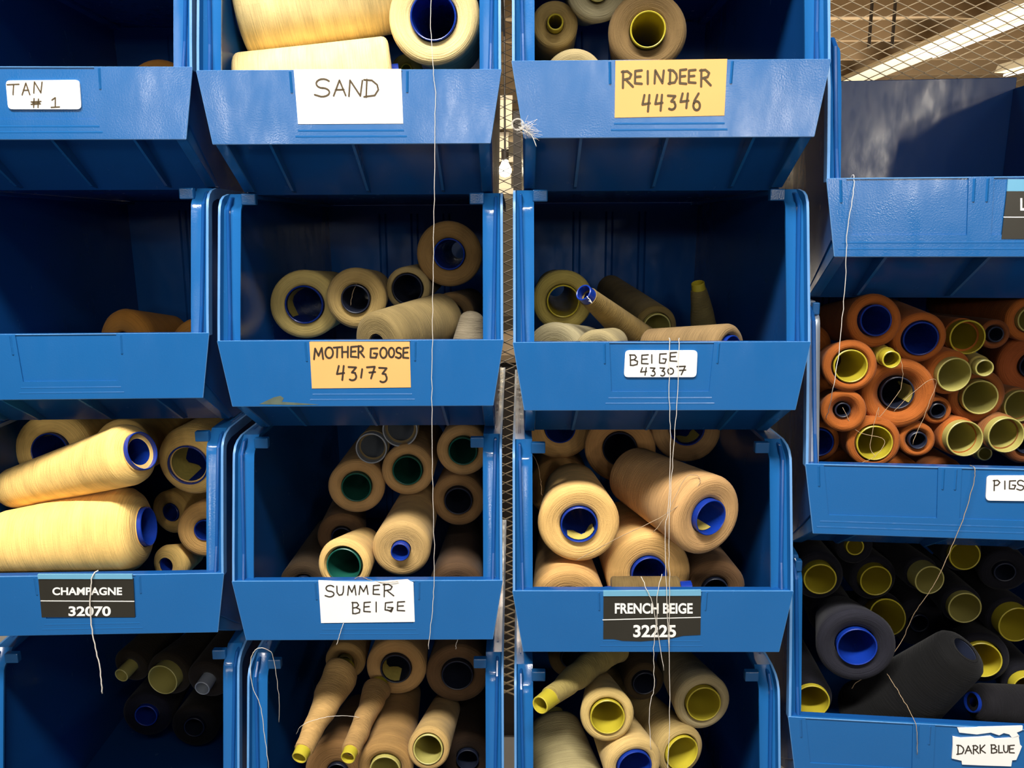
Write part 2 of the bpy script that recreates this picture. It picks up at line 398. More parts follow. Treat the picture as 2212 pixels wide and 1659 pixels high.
# ------------------------------------------------------------------ labels and lettering
def arc(cx, cy, rx, ry, a0, a1, n=10):
    return [(cx + rx * math.cos(math.radians(a0 + (a1 - a0) * i / n)), cy + ry * math.sin(math.radians(a0 + (a1 - a0) * i / n))) for i in range(n + 1)]
GL = {  # handwritten capitals in a unit box, y up
 'A': [[(0, 0), (.48, 1), (1, .02)], [(.15, .38), (.85, .4)]],
 'T': [[(0, .95), (1, 1)], [(.55, .98), (.5, 0)]],
 'N': [[(0, 0), (.08, 1), (.85, .02), (1, .98)]],
 'S': [[(.95, .88)] + arc(.55, .74, .45, .26, 60, 270, 9) + arc(.5, .24, .48, .25, 85, -100, 9) + [(0, .1)]],
 'D': [[(.15, 0), (.2, 1)], [(0, .98), (.55, .95), (.92, .7), (1, .42), (.75, .1), (0, .02)]],
 'R': [[(.1, -.05), (.12, 1)], [(0, .96), (.5, 1), (.85, .8), (.7, .55), (.12, .45)], [(.35, .48), (1, .02)]],
 'E': [[(.95, 1), (.12, .95), (.08, .04), (.95, .0)], [(.1, .5), (.8, .54)]],
 'I': [[(.5, 1), (.5, 0)]],
 '4': [[(.28, 1), (.05, .42), (.9, .5)], [(.85, 1), (.68, 0)]],
 '3': [[(.05, .98), (.85, .95), (.4, .58), (.75, .55)] + arc(.45, .28, .42, .27, 40, -130, 8)],
 '6': [[(.75, 1), (.25, .6)] + arc(.5, .27, .42, .27, 150, 510, 14)],
 'M': [[(0, 0), (.12, .95), (.5, .3), (.85, 1), (1, .02)]],
 'O': [arc(.5, .5, .48, .5, 100, 460, 16)],
 'H': [[(.08, 1), (.1, 0)], [(.92, 1), (.9, 0)], [(.08, .5), (.92, .52)]],
 'G': [[(.95, .95), (.1, .92), (.05, .05), (.75, .02), (.95, .42), (.5, .46)]],
 'g': [[(.9, 1), (.1, .92), (.05, .2), (.65, .12), (.95, .42), (.35, .46)], [(.3, .2), (.75, 0), (.95, .4)]],
 'B': [[(.1, 0), (.08, 1)], [(0, .98), (.6, .98), (.8, .76), (.55, .55), (.12, .5)], [(.55, .52), (.95, .38), (.9, .1), (.4, 0), (.08, .02)]],
 '7': [[(.0, .95), (.95, 1), (.5, 0)], [(.3, .5), (1, .55)]],
 '0': [arc(.5, .5, .48, .5, 100, 460, 16)],
 'U': [[(.05, 1), (.08, .3), (.35, .0), (.75, .05), (.92, .35), (.95, 1)]],
 'P': [[(.12, -.02), (.15, 1)], [(0, .96), (.6, 1), (.9, .78), (.6, .52), (.14, .48)]],
 'L': [[(.1, 1), (.1, .02), (.95, .05)]],
 'K': [[(.1, 1), (.12, 0)], [(.9, 1), (.14, .45), (1, .02)]],
 '#': [[(.3, 1), (.25, 0)], [(.75, .95), (.7, 0)], [(.0, .62), (1, .68)], [(.0, .34), (.95, .4)], [(.15, .5), (.85, .52)]],
 '1': [[(.1, .75), (.5, 1), (.5, .05)], [(.0, .0), (1, .05)]],
 'i': [[(.8, 1), (.3, 0)]],
}
def stroke(mb, pts, w, d, s=1.0):
    "a flat marker stroke with round ends, on the plane y=d"
    half = w / 2
    for i in range(len(pts) - 1):
        (x0, z0), (x1, z1) = pts[i], pts[i + 1]; l = math.hypot(x1 - x0, z1 - z0) or 1e-9
        nx, nz = -(z1 - z0) / l * half, (x1 - x0) / l * half
        mb.prism([(x0 + nx, z0 + nz), (x1 + nx, z1 + nz), (x1 - nx, z1 - nz), (x0 - nx, z0 - nz)], lambda p: (p[0], d, p[1]), lambda p: (p[0], d + .0002, p[1]))
    for x, z in pts:
        mb.prism([(x + half * math.cos(k * math.pi / 4), z + half * math.sin(k * math.pi / 4)) for k in range(8)], lambda p: (p[0], d - .00001, p[1]), lambda p: (p[0], d + .0002, p[1]))
def card(c, r, corners, mat, name='label_card', d0=-.0003, rounded=0, thick=.0011, label=None):
    pts = [loc_uh(c, r, x, y) for x, y in corners]
    if rounded:
        out = []
        n = len(pts)
        for i in range(n):
            p = Vector(pts[i]); a = (Vector(pts[i - 1]) - p).normalized() * rounded; b = (Vector(pts[(i + 1) % n]) - p).normalized() * rounded
            for k in range(5):
                t = k / 4; out.append(tuple((1 - t) ** 2 * (p + a) + 2 * t * (1 - t) * p + t * t * (p + b)))
        pts = out
    mb = MB(); mb.prism(pts, lambda p: (p[0], d0, p[1]), lambda p: (p[0], d0 + thick, p[1]))
    o = mb.build(name, mat, BIN[(c, r)])
    if label: o['label'] = label
    return o
def write(c, r, parent, chars, wpx, mat, d=-.0005):
    ppm = FPX / (frame(c, r)[0].y)                       # px per metre at the panel
    for ch, x0, x1, y0, y1 in chars:
        mb = MB()
        for st in GL[ch]:
            pts = [loc_uh(c, r, x0 + (x1 - x0) * u, y1 + (y0 - y1) * v) for u, v in st]
            stroke(mb, pts, wpx / ppm, d)
        mb.build('letter', mat, parent)
def text(c, r, parent, s, x0, x1, y0, y1, mat, d=-.0006):
    cu = bpy.data.curves.new('printed_word', 'FONT'); cu.body = s; cu.offset = .03; cu.extrude = 0.0; cu.size = 1
    o = bpy.data.objects.new('printed_word', cu); C.objects.link(o)
    dg = bpy.context.evaluated_depsgraph_get(); dg.update()
    me = bpy.data.meshes.new_from_object(o.evaluated_get(dg)); bpy.data.objects.remove(o)
    xs = [v.co.x for v in me.vertices]; ys = [v.co.y for v in me.vertices]
    X0, X1, Y0, Y1 = min(xs), max(xs), min(ys), max(ys)
    for v in me.vertices:
        u, h = loc_uh(c, r, x0 + (v.co.x - X0) / (X1 - X0) * (x1 - x0), y1 + (v.co.y - Y0) / (Y1 - Y0) * (y0 - y1))
        v.co = (u, d, h)
    me.materials.clear(); me.materials.append(mat); me.name = 'printed_word'
    o = bpy.data.objects.new('printed_word', me); C.objects.link(o); o.parent = parent
    return o
INK, BR = M['ink'], M['ink_brown']
k = card(1,0,[(12.5,174),(171.5,172.5),(176,236),(18,236)], M['white'], rounded=.003)
write(1,0,k,[('T',16,41.6,182,204.6),('A',48.5,65,179.6,205),('N',73.5,91.5,177,201),('#',68,89,213,232),('1',111,129,211,232)],2.6,BR)
k = card(2,0,[(634.6,150),(866.5,149),(871,267),(644,268)], M['white'])
write(2,0,k,[('S',680,712.6,170.7,208.5),('A',721,747,173.5,207),('N',754,783,173.5,208),('D',786.5,817.4,171.8,210)],3.4,BR)
k = card(3,0,[(1329.5,131),(1570.7,127.3),(1564.5,249.5),(1327.6,254.3)], M['manila'])
write(3,0,k,[('R',1343,1367,154,188),('E',1370,1387,152,181),('I',1397,1401,153.7,181),('N',1413.7,1433.6,152,180),('D',1444,1462,151,181),('E',1467,1483,150,181),('E',1486,1503,151,179),('R',1512,1535,151,185),
 ('4',1386.6,1405.4,205.4,240.5),('4',1414.4,1432.5,205,238.7),('3',1441.6,1461.4,206,237),('4',1468.7,1488.6,202,233),('6',1496,1513,202,238)],4.6,BR)
k = card(2,1,[(668.5,738.5),(885,738.5),(887.6,836.7),(674,839)], M['manila'])
write(2,1,k,[('M',678.6,698.2,751.3,775.6),('O',702.5,720,750,773.3),('T',721,735.4,749.6,771.6),('H',738,753,748.6,771.6),('E',757,771,748,771),('R',773,786.7,747,771.6),
 ('G',799.5,816,751,773),('O',821,836,750.6,773),('O',839.5,852,751,771.6),('S',855,867,750.6,773),('E',870,883,750.6,773),
 ('4',727,745.5,790,820.5),('3',752,772.5,791.8,821.5),('i',778.6,783.6,797,815.4),('7',792.7,810.6,791.8,817),('3',818,838.3,793.5,825.6)],4.0,INK)
k = card(3,1,[(1350.8,756.8),(1506.7,756.8),(1504,814.5),(1347.7,814.5)], M['white'], rounded=.003)
write(3,1,k,[('B',1360,1378,766,789),('E',1384.4,1400.8,766,785.5),('I',1406.5,1409,766,784),('G',1423.5,1440,762.7,784.8),('E',1446,1462,761,780),
 ('4',1383,1398,794,810),('3',1404,1416.5,794,811.7),('3',1425,1437.5,794,811.7),('0',1442,1455,795,808),('7',1462,1481,790.7,809)],2.8,INK)
k = card(2,2,[(687.9,1254),(740,1256),(800,1257),(850,1254),(880,1252),(893,1259),(896,1343),(693.7,1345.5)], M['white'])
write(2,2,k,[('S',702.5,722,1264,1288.5),('U',727,743,1265.7,1285),('M',751.3,769,1264,1285),('M',775.8,795,1264,1283.6),('E',805,821,1263.5,1283.6),('R',827.8,850.6,1261.5,1287),
 ('B',760.5,778.4,1300.6,1325),('E',784.9,801,1300,1321),('I',811.5,814,1300,1321),('g',831,850,1300,1321),('E',857,875,1299,1318.8)],2.9,INK)
def printed(c, r, quad, strip, words, line, lab=None):
    k = card(c, r, quad, M['black'])
    if strip: card(c, r, strip, M['clear'], name='label_holder', d0=-.0008, thick=.0016)
    for s, x0, x1, y0, y1 in words: text(c, r, k, s, x0, x1, y0, y1, M['print'])
    (x0, y0), (x1, y1) = line; mb = MB()
    ppm = FPX / frame(c, r)[0].y
    stroke(mb, [loc_uh(c, r, x0, y0), loc_uh(c, r, x1, y1)], 1.8 / ppm, -.0005); mb.build('printed_line', M['print'], k)
printed(1,2,[(83,1250),(288,1250),(292,1333),(90.5,1333)],[(82,1240),(286,1240),(287,1250),(83,1250)],[('CHAMPAGNE',114,264.4,1268,1285),('32070',148.8,240,1309,1330.5)],((89,1297.5),(290,1298.5)))
printed(3,2,[(1303.5,1287),(1514,1286),(1513,1371),(1475,1373),(1440,1381),(1385,1385),(1345,1384),(1325,1380),(1303,1380)],[(1303,1276),(1514,1274),(1514,1286),(1303,1287)],
        [('FRENCH BEIGE',1328,1496,1302,1325),('32225',1367.6,1460,1349,1376)],((1302,1338.5),(1513,1333)))
k = card(4,1,[(2132,1027.5),(2292,1027.5),(2290,1083),(2129,1081)], M['white'], rounded=.003)
write(4,1,k,[('P',2145,2161,1037,1058.7),('I',2168.7,2171.5,1038.7,1056),('G',2179,2194,1037,1056),('S',2196,2211,1037,1058)],2.6,INK)
k = card(4,0,[(2175,413),(2390,413),(2386,517),(2163,516)], M['black'])
card(4,0,[(2177,387),(2392,387),(2390,413),(2175,413)], M['clear'], name='label_holder')
text(4,0,k,'L',2203,2216,428,455,M['print'])
mb = MB(); stroke(mb,[loc_uh(4,0,2168,469),loc_uh(4,0,2388,470)],.0006,-.0005); mb.build('printed_line', M['print'], k)
k = card(4,2,[(2058,1591),(2075,1594),(2120,1592),(2140,1590),(2150,1596),(2185,1594),(2200,1588),(2203,1608),(2207,1612),(2202,1625),(2195,1641),(2186,1642),(2184,1655),(2120,1653),(2078,1651),(2077,1643),(2056,1638),(2058,1610)], M['white'])
card(4,2,[(2068,1572),(2140,1570),(2209,1568),(2208,1577),(2196,1582),(2202,1590),(2186,1594),(2180,1586),(2168,1583),(2158,1588),(2140,1582),(2110,1586),(2090,1584),(2072,1582)], M['white'], name='torn_paper')
write(4,2,k,[('D',2066.5,2081.5,1608.7,1629),('A',2084.5,2098.6,1610.5,1627),('R',2101,2113.7,1609.6,1627),('K',2115.5,2128,1608.7,1626),('B',2140,2153.7,1608,1626),('L',2156,2165.7,1609.6,1625.6),('U',2167,2177.7,1609.6,1624.7),('E',2179,2191,1609,1625.6)],2.8,INK)

M['smear'] = flat('olive_dirt', (.10, .13, .10), .8, .5, 120)
sm = [loc_uh(2, 1, x, y) for x, y in [(560,873),(575,866),(592,858),(606,855),(613,860),(609,868),(640,870),(690,874),(640,875)]]
mb = MB(); mb.prism(sm, lambda p: (p[0], -.00012, p[1]), lambda p: (p[0], .0002, p[1]))
mb.build('dirt_smear', M['smear'], BIN[(2, 1)])['label'] = 'olive grey dirt smear at the lower edge of the panel'
# ------------------------------------------------------------------ thread cones
def lathe(mb, prof, n, lump=None, closed=False):
    rings = []
    for i, (r, z) in enumerate(prof):
        ring = []
        for k in range(n):
            a = 2 * math.pi * k / n; rr = r * (lump(a, z) if lump else 1)
            ring.append((rr * math.cos(a), rr * math.sin(a), z))
        rings.append(ring)
    nn = len(prof); vs_ = [p for r in rings for p in r]; fs = []
    for i in range(nn if closed else nn - 1):
        for j in range(n):
            a, b = i * n + j, i * n + (j + 1) % n; a2, b2 = ((i + 1) % nn) * n + j, ((i + 1) % nn) * n + (j + 1) % n
            fs.append((a, b, b2, a2))
    mb.add(vs_, fs)
RMM = []; LOG = []
def cone(name, P0, axis, L, R, Rb, rc, rcb, colour, core, prot, label, cat, group, lumpy=0, dish=.002, sticker=None, protb=.006, rnd=None, seg=44, holow=True):
    "P0 centre of the near face, axis pointing to the far end; all metres"
    LOG.append((group, label, tuple(P0), tuple(Vector(axis).normalized()), L, R, Rb))
    root = empty(name, P0); q = Vector(axis).to_track_quat('Z', 'Y'); root.rotation_mode = 'QUATERNION'; root.rotation_quaternion = q
    tag(root, label, cat, group)
    prof = []
    rd = rnd if rnd is not None else min(.006, R * .25)
    rc1 = rc + .0003
    prof.append((rc1, dish + .0015)); prof.append((rc1 + .0005, dish))
    for t in (.3, .65): prof.append((rc1 + (R - rd - rc1) * t, dish * (1 - t) ** 1.5))
    for k in range(5):
        a = math.pi / 2 * k / 4; prof.append((R - rd + rd * math.sin(a), rd * .8 * (1 - math.cos(a))))
    ns = 14 if lumpy else 6
    for k in range(1, ns): prof.append((R + (Rb - R) * k / ns, rd * .8 + (L - rd * 1.6) * k / ns))
    for k in range(5):
        a = math.pi / 2 * k / 4; prof.append((Rb - rd + rd * math.cos(a), L - rd * .8 + rd * .8 * math.sin(a)))
    prof.append((rcb + .0003, L))
    ph = [random.uniform(0, 6.28) for _ in range(4)]
    lf = None
    if lumpy:
        def lf(a, z): return 1 + lumpy * (math.sin(z * 190 + a + ph[0]) * .5 + math.sin(z * 85 - 2 * a + ph[1]) * .6 + math.sin(z * 330 + ph[2]) * .25)
    else:
        def lf(a, z): return 1 + .010 * math.sin(2 * a + ph[0] + z * 20) + .006 * math.sin(3 * a + ph[1])
    mb = MB(); lathe(mb, prof, seg, lf); o = mb.build('thread', M['thread'], root, smooth=True, angle=60)
    o.color = (*colour, 1)
    wall = max(.0011, rc * .07)
    a0, a1 = -prot, L + protb
    f = lambda z: rc + (rcb - rc) * (z / L)
    cp = [(f(a0) - wall, a0 + .0003), (f(a0) - wall * .5, a0), (f(a0), a0 + .0004), (f(L / 2), L / 2), (f(a1), a1), (f(a1) - wall, a1), (f(L / 2) - wall, L / 2)]
    mb = MB(); lathe(mb, cp, 36, closed=True); co = mb.build('core', M[core], root, smooth=True, angle=40)
    if sticker is not None:
        ang, z0, z1, w = sticker; mb = MB(); pts = []
        for i in range(9):
            a = ang - w / 2 + w * i / 8
            for z in (z0, z1 + .004 * math.sin(i * 1.3)):
                rr = f(z) - wall - .0006; pts.append((rr * math.cos(a), rr * math.sin(a), z))
        mb.add(pts, [(2 * i, 2 * i + 1, 2 * i + 3, 2 * i + 2) for i in range(8)])
        mb.build('paper_sticker', M['sticker'], co, smooth=True)
    return root

BINNAME = {'A':(1,0),'B':(2,0),'C':(3,0),'D':(1,1),'E':(2,1),'F':(3,1),'G':(1,2),'H':(2,2),'I':(3,2),'J':(4,1),'K':(4,2),'L':(1,3),'M':(2,3),'N':(3,3)}
GROUP = {'A':'cones in the TAN bin','B':'cones in the SAND bin','C':'cones in the REINDEER bin','D':'cones in the unlabelled bin','E':'cones in the MOTHER GOOSE bin',
 'F':'cones in the BEIGE bin','G':'cones in the CHAMPAGNE bin','H':'cones in the SUMMER BEIGE bin','I':'cones in the FRENCH BEIGE bin','J':'orange cones in the PIGS bin',
 'K':'navy cones in the DARK BLUE bin','L':'cones in the bottom left bin','M':'cones in the bin under SUMMER BEIGE','N':'cones in the bin under FRENCH BEIGE'}
def srgb(r, g, b): return tuple(((v / 255) / 12.92 if v < 11 else ((v / 255 + .055) / 1.055) ** 2.4) for v in (r, g, b))
def S(b, px, py, R, d, rc, colour, core, label, az=0, el=0, L=140, k=.74, prot=1.5, dish=2, sticker=None, lumpy=0, rnd=None, protb=6, seg=44):
    "face-on cone: pixel of the near face centre, radius in px, depth behind the lip in mm"
    d, az, el, L, k = ADJ.get((b, px, py), (d, az, el, L, k))
    c, r = BINNAME[b]; P = at(c, r, px, py, d); dep = (P - CAM).dot(fwd); _, a = frame(c, r)
    Rm = R * dep / FPX; rm = rc * dep / FPX; az, el = math.radians(az) + a, math.radians(el)
    ax = (math.sin(az) * math.cos(el), math.cos(az) * math.cos(el), math.sin(el))
    RMM.append((b, px, py, round(Rm * 1000), round(rm * 1000)))
    return cone('thread_cone', P, ax, L / 1000, Rm, Rm * k, rm, rm * max(k, .6) if k <= 1 else min(rm * 1.8, Rm * k * .6), srgb(*colour), core, prot / 1000, label, 'thread cone', GROUP[b], dish=dish / 1000, sticker=sticker, lumpy=lumpy, rnd=rnd, protb=protb / 1000, seg=seg)
def S2(b, A, B, rc, rcb, colour, core, label, prot=3, dish=1, lumpy=0, sticker=None, rnd=None, protb=5, name='thread_cone'):
    "cone given by both ends: (px, py, d, radius px)"
    if (b, A[0], A[1]) in ADJ:
        q = ADJ[(b, A[0], A[1])]; A = (A[0], A[1], q[0], A[3]); B = (q[2], q[3], q[1], q[4])
    c, r = BINNAME[b]; PA = at(c, r, A[0], A[1], A[2]); PB = at(c, r, B[0], B[1], B[2])
    da, db = (PA - CAM).dot(fwd), (PB - CAM).dot(fwd); v = PB - PA
    RMM.append((b, A[0], A[1], round(A[3] * da / FPX * 1000), round(B[3] * db / FPX * 1000), 'L%d' % (v.length * 1000)))
    return cone(name, PA, v.normalized(), v.length, A[3] * da / FPX, B[3] * db / FPX, rc * da / FPX, rcb * db / FPX, srgb(*colour), core, prot / 1000, label, 'thread cone', GROUP[b], lumpy=lumpy, dish=dish / 1000, sticker=sticker, rnd=rnd, protb=protb / 1000)
BL, YE, OL, GR, GY, DK = 'core_blue', 'core_yellow', 'core_olive', 'core_green', 'core_grey', 'core_dark'
ADJ = {
 ('A',342,199):(150.0,0.0,0.0,140,0.740),
 ('B',522,38):(82.2,92.6,853.3,-13.1,78.3),
 ('B',520,206):(61.4,74.1,850.0,170.0,86.0),
 ('B',936,36):(54.0,3.0,3.0,132,0.738),
 ('B',878,150):(170.0,0.0,-5.0,140,0.740),
 ('C',1199,52):(95.0,0.0,0.0,130,1.150),
 ('C',1292,-22):(79.8,0.0,9.7,140,0.782),
 ('C',1399,66):(69.0,4.0,0.7,144,0.740),
 ('C',1240,172):(55.0,0.0,0.0,140,0.740),
 ('D',262,744):(141.7,22.9,0.7,72,0.633),
 ('D',426,748):(149.3,5.0,-6.2,134,0.700),
 ('E',657,658):(101.4,-1.9,-2.2,128,0.893),
 ('E',768,646):(77.1,1.0,2.2,85,0.659),
 ('E',880,624):(103.6,2.3,0.9,141,0.791),
 ('E',970,549):(105.0,0.0,0.0,140,0.720),
 ('E',976,682):(120.0,4.0,0.0,132,0.730),
 ('E',815,742):(30.0,31.9,8.3,89,0.860),
 ('E',1020,672):(80.0,75.0,1012.0,770.0,40.0),
 ('F',1216,650):(98.8,0.0,0.2,143,0.740),
 ('F',1270,640):(45.7,105.6,1389.5,741.4,37.1),
 ('F',1196,768):(45.8,26.7,-2.5,74,0.704),
 ('F',1290,766):(13.5,20.2,3.2,50,0.665),
 ('F',1418,707):(123.0,-9.3,8.6,155,0.737),
 ('F',1578,762):(28.9,-43.2,-0.5,78,0.587),
 ('F',1509,624):(150.0,165.0,1524.0,730.0,31.0),
 ('G',108,975):(90.5,1.1,-5.6,134,0.733),
 ('G',262,972):(93.2,2.5,-4.5,160,0.745),
 ('G',300,976):(20.6,68.5,13.5,1059.7,43.3),
 ('G',312,1138):(37.0,35.6,-16.6,1178.1,70.7),
 ('G',408,1003):(85.0,4.0,4.0,140,0.740),
 ('G',441,1146):(91.4,3.6,-4.8,107,0.992),
 ('G',366,1108):(153.9,19.4,0.0,95,0.793),
 ('G',358,1222):(95.3,18.6,-4.5,45,0.623),
 ('H',805,964):(125.0,0.0,0.0,140,0.740),
 ('H',866,924):(126.0,-1.2,0.5,140,0.737),
 ('H',1000,974):(110.0,0.0,0.0,140,0.740),
 ('H',880,1016):(114.2,0.9,-3.1,160,0.751),
 ('H',770,1052):(119.0,-4.1,0.0,132,0.706),
 ('H',990,1082):(115.0,0.0,0.0,140,0.740),
 ('H',866,1188):(44.9,1.4,1.7,125,0.777),
 ('H',742,1222):(33.6,5.2,-4.9,71,0.625),
 ('H',738,1160):(123.6,-6.9,0.0,125,0.687),
 ('H',985,1274):(60.0,0.0,0.0,140,0.740),
 ('H',655,1266):(80.0,-2.8,0.0,140,0.663),
 ('I',1210,925):(207.9,-1.1,2.2,157,0.802),
 ('I',1212,1058):(205.0,0.0,0.0,140,0.740),
 ('I',1339,970):(159.0,7.7,-1.0,97,0.692),
 ('I',1484,925):(212.4,-0.1,-2.3,133,0.736),
 ('I',1251,1133):(26.0,0.0,0.0,95,0.740),
 ('I',1531,1116):(22.0,-26.0,3.0,105,0.800),
 ('I',1402,1240):(44.0,-6.0,0.0,110,0.740),
 ('I',1470,1280):(24.0,26.0,1322.0,1290.0,44.0),
 ('I',1228,1302):(20.0,0.0,0.0,140,0.740),
 ('I',1545,1275):(50.0,0.0,0.0,140,0.740),
 ('J',1752,745):(95.1,-1.7,-1.8,136,0.708),
 ('J',1891,692):(53.1,-6.0,-6.8,100,0.739),
 ('J',1988,731):(58.8,0.0,5.7,144,0.669),
 ('J',2080,726):(77.5,0.0,-1.0,127,0.706),
 ('J',2150,722):(79.1,-2.3,-1.7,132,0.725),
 ('J',2225,690):(88.1,-4.8,0.4,151,0.749),
 ('J',1838,791):(37.4,0.0,-3.7,48,0.716),
 ('J',1916,771):(44.4,2.3,1.5,128,0.801),
 ('J',1943,851):(48.1,0.4,-1.5,136,0.711),
 ('J',2053,806):(59.7,-8.1,4.3,143,0.734),
 ('J',2117,790):(57.9,4.3,2.0,142,0.738),
 ('J',2232,790):(105.4,8.1,7.6,140,0.743),
 ('J',1752,848):(91.4,5.9,4.6,143,0.739),
 ('J',1824,888):(37.5,4.0,-4.8,55,0.713),
 ('J',2112,856):(71.7,0.4,1.0,139,0.727),
 ('J',2196,875):(85.4,-6.8,-2.1,136,0.705),
 ('J',2025,887):(64.0,0.0,0.0,140,0.740),
 ('J',1768,955):(60.8,3.1,3.2,136,0.768),
 ('J',1889,957):(40.9,0.2,-2.5,128,0.700),
 ('J',1982,951):(52.0,0.0,0.0,140,0.740),
 ('J',2074,944):(60.4,-3.5,-3.7,136,0.735),
 ('J',2164,936):(65.6,-3.8,-0.5,133,0.717),
 ('J',2118,975):(85.9,-1.4,-0.4,140,0.748),
 ('J',1820,1020):(69.8,-4.3,-2.2,141,0.736),
 ('J',1946,1030):(60.0,0.0,0.0,140,0.740),
 ('J',2040,1030):(70.0,0.0,0.0,140,0.740),
 ('J',2215,960):(80.0,0.0,0.0,140,0.740),
 ('K',1768,1245):(60.0,0.0,0.0,140,0.740),
 ('K',1887,1249):(95.7,-3.1,-1.1,135,0.725),
 ('K',1990,1239):(86.0,-8.0,0.0,155,0.740),
 ('K',2078,1195):(95.8,-0.8,-1.3,132,0.736),
 ('K',1846,1180):(95.6,-2.8,-4.1,144,0.731),
 ('K',1904,1330):(99.4,-3.7,-21.5,112,0.715),
 ('K',1851,1397):(22.0,0.8,-0.9,57,0.642),
 ('K',2078,1307):(87.1,-0.6,-0.3,141,0.740),
 ('K',2180,1335):(80.1,-4.7,1.0,115,0.699),
 ('K',2120,1422):(65.8,10.5,-4.5,122,0.730),
 ('K',2085,1402):(20.4,58.6,1873.5,1566.1,87.9),
 ('K',2212,1478):(67.6,3.9,-1.3,126,0.725),
 ('K',1752,1510):(36.3,1.0,-0.2,136,0.726),
 ('K',2102,1517):(29.7,57.9,2328.2,1538.3,52.5),
 ('K',1800,1330):(95.7,1.0,1.9,140,0.744),
 ('K',1985,1345):(119.8,-4.0,0.1,153,0.785),
 ('K',2170,1235):(91.8,6.1,6.5,118,0.740),
 ('L',281,1440):(159.1,14.0,8.6,140,0.752),
 ('L',362,1458):(146.0,11.9,2.3,101,0.652),
 ('L',448,1470):(137.2,7.0,7.9,144,0.740),
 ('L',316,1545):(160.0,0.0,0.0,140,0.740),
 ('L',420,1570):(160.0,0.0,0.0,140,0.740),
 ('M',745,1430):(100.0,0.0,0.0,130,0.740),
 ('M',855,1444):(90.0,0.0,0.0,140,0.740),
 ('M',988,1458):(95.0,0.0,0.0,140,0.740),
 ('M',654,1622):(4.0,85.0,741.0,1446.0,37.0),
 ('M',757,1624):(4.0,85.0,817.0,1484.0,28.0),
 ('M',832,1662):(12.0,0.0,0.0,120,0.740),
 ('M',925,1618):(10.8,3.1,-14.6,110,0.800),
 ('M',728,1672):(40.0,0.0,-8.0,120,0.740),
 ('M',1010,1640):(80.0,0.0,0.0,140,0.740),
 ('N',1186,1508):(7.5,108.8,1329.6,1394.8,32.5),
 ('N',1312,1547):(22.9,-0.1,-7.3,66,0.550),
 ('N',1519,1519):(51.0,-6.8,-4.2,86,0.696),
 ('N',1472,1625):(39.9,-18.6,-3.7,156,0.660),
 ('N',1370,1655):(18.1,-11.5,0.5,90,0.689),
 ('N',1232,1740):(35.0,100.2,1194.2,1550.0,56.8),
 ('N',1392,1475):(92.2,-5.7,1.2,160,0.781),
 ('N',1235,1420):(121.5,-5.5,-0.3,132,0.750),
}
SAND, REIN, GOOS, BEIG = (240, 214, 150), (160, 135, 85), (172, 146, 92), (152, 132, 80)
CHAM, SUMM, FREN, ORAN, NAVY, TANC = (250, 208, 124), (180, 143, 94), (214, 168, 106), (164, 90, 36), (19, 19, 27), (175, 120, 50)
# TAN bin
S('A', 342, 199, 70, 150, 26, TANC, BL, 'tan cone whose top just shows over the TAN #1 bin front')
# SAND bin
S2('B', (522, 38, 75, 86), (858, -5, 118, 80), 40, 30, SAND, BL, 'upper large cream cone lying on its side in the SAND bin')
S2('B', (520, 206, 62, 86), (850, 170, 82, 86), 40, 30, SAND, BL, 'lower large cream cone lying on its side, just above the SAND card')
S('B', 936, 36, 99, 62, 50, SAND, BL, 'cream cone facing out with a wide blue core in the SAND bin', L=150, sticker=(3.9, .03, .06, 1.0), el=4, az=3)
S('B', 878, 150, 34, 170, 12, (170, 158, 80), YE, 'small olive cone end wedged between the big cream cones of the SAND bin', el=-5)
# REINDEER bin
S('C', 1199, 52, 50, 95, 18, (170, 146, 92), YE, 'small beige cone with a narrow yellow tip, left side of the REINDEER bin', k=1.15, prot=7, L=130)
S('C', 1292, -22, 66, 75, 24, (175, 165, 130), OL, 'pale grey beige cone cut by the photo top in the REINDEER bin', dish=5, el=6)
S('C', 1399, 66, 84, 80, 38, (118, 95, 60), YE, 'large brown cone with a wide yellow rimmed core in the REINDEER bin', prot=4, L=140, el=3)
S('C', 1240, 172, 66, 55, 24, (172, 155, 112), YE, 'beige cone top rising just over the lip left of the REINDEER card')
# unlabelled bin
S('D', 262, 744, 74, 130, 26, TANC, BL, 'tan cone with a dusty face lying low in the unlabelled bin', az=30, L=150, rnd=.012)
S('D', 426, 748, 62, 160, 24, TANC, BL, 'tan cone top at the right end of the unlabelled bin', az=-5)
# MOTHER GOOSE bin
S('E', 657, 658, 75, 62, 41, (205, 182, 112), BL, 'pale yellow cone with a blue core and yellow sticker, left in the MOTHER GOOSE bin', az=4, el=-4, L=120, sticker=(.5, .001, .022, 2.6), k=.86)
S('E', 768, 646, 66, 110, 31, GOOS, DK, 'beige cone just behind the pale yellow one in the MOTHER GOOSE bin', L=130, az=5)
S('E', 880, 624, 48, 105, 33, (165, 145, 98), DK, 'nearly empty beige cone with a wide dark core, middle of the MOTHER GOOSE bin', sticker=(1.9, .004, .03, 1.2), k=.8)
S('E', 970, 549, 71, 105, 34, (140, 110, 66), BL, 'brown beige cone stacked highest at the right of the MOTHER GOOSE bin', k=.72, prot=0, dish=3)
S('E', 976, 682, 50, 120, 24, (135, 108, 70), DK, 'beige cone below the highest cone in the MOTHER GOOSE bin', az=4)
S('E', 815, 742, 68, 30, 20, (130, 112, 72), DK, 'beige cone lying with its closed looking end above the manila 43173 card', az=30, el=6, L=110, k=.86, dish=-.4, prot=-1)
S2('E', (1020, 672, 80, 26), (1012, 770, 75, 40), 6, 8, (125, 115, 95), DK, 'grey thread cone standing upright at the right of the MOTHER GOOSE bin', rnd=.009, prot=0, dish=0)
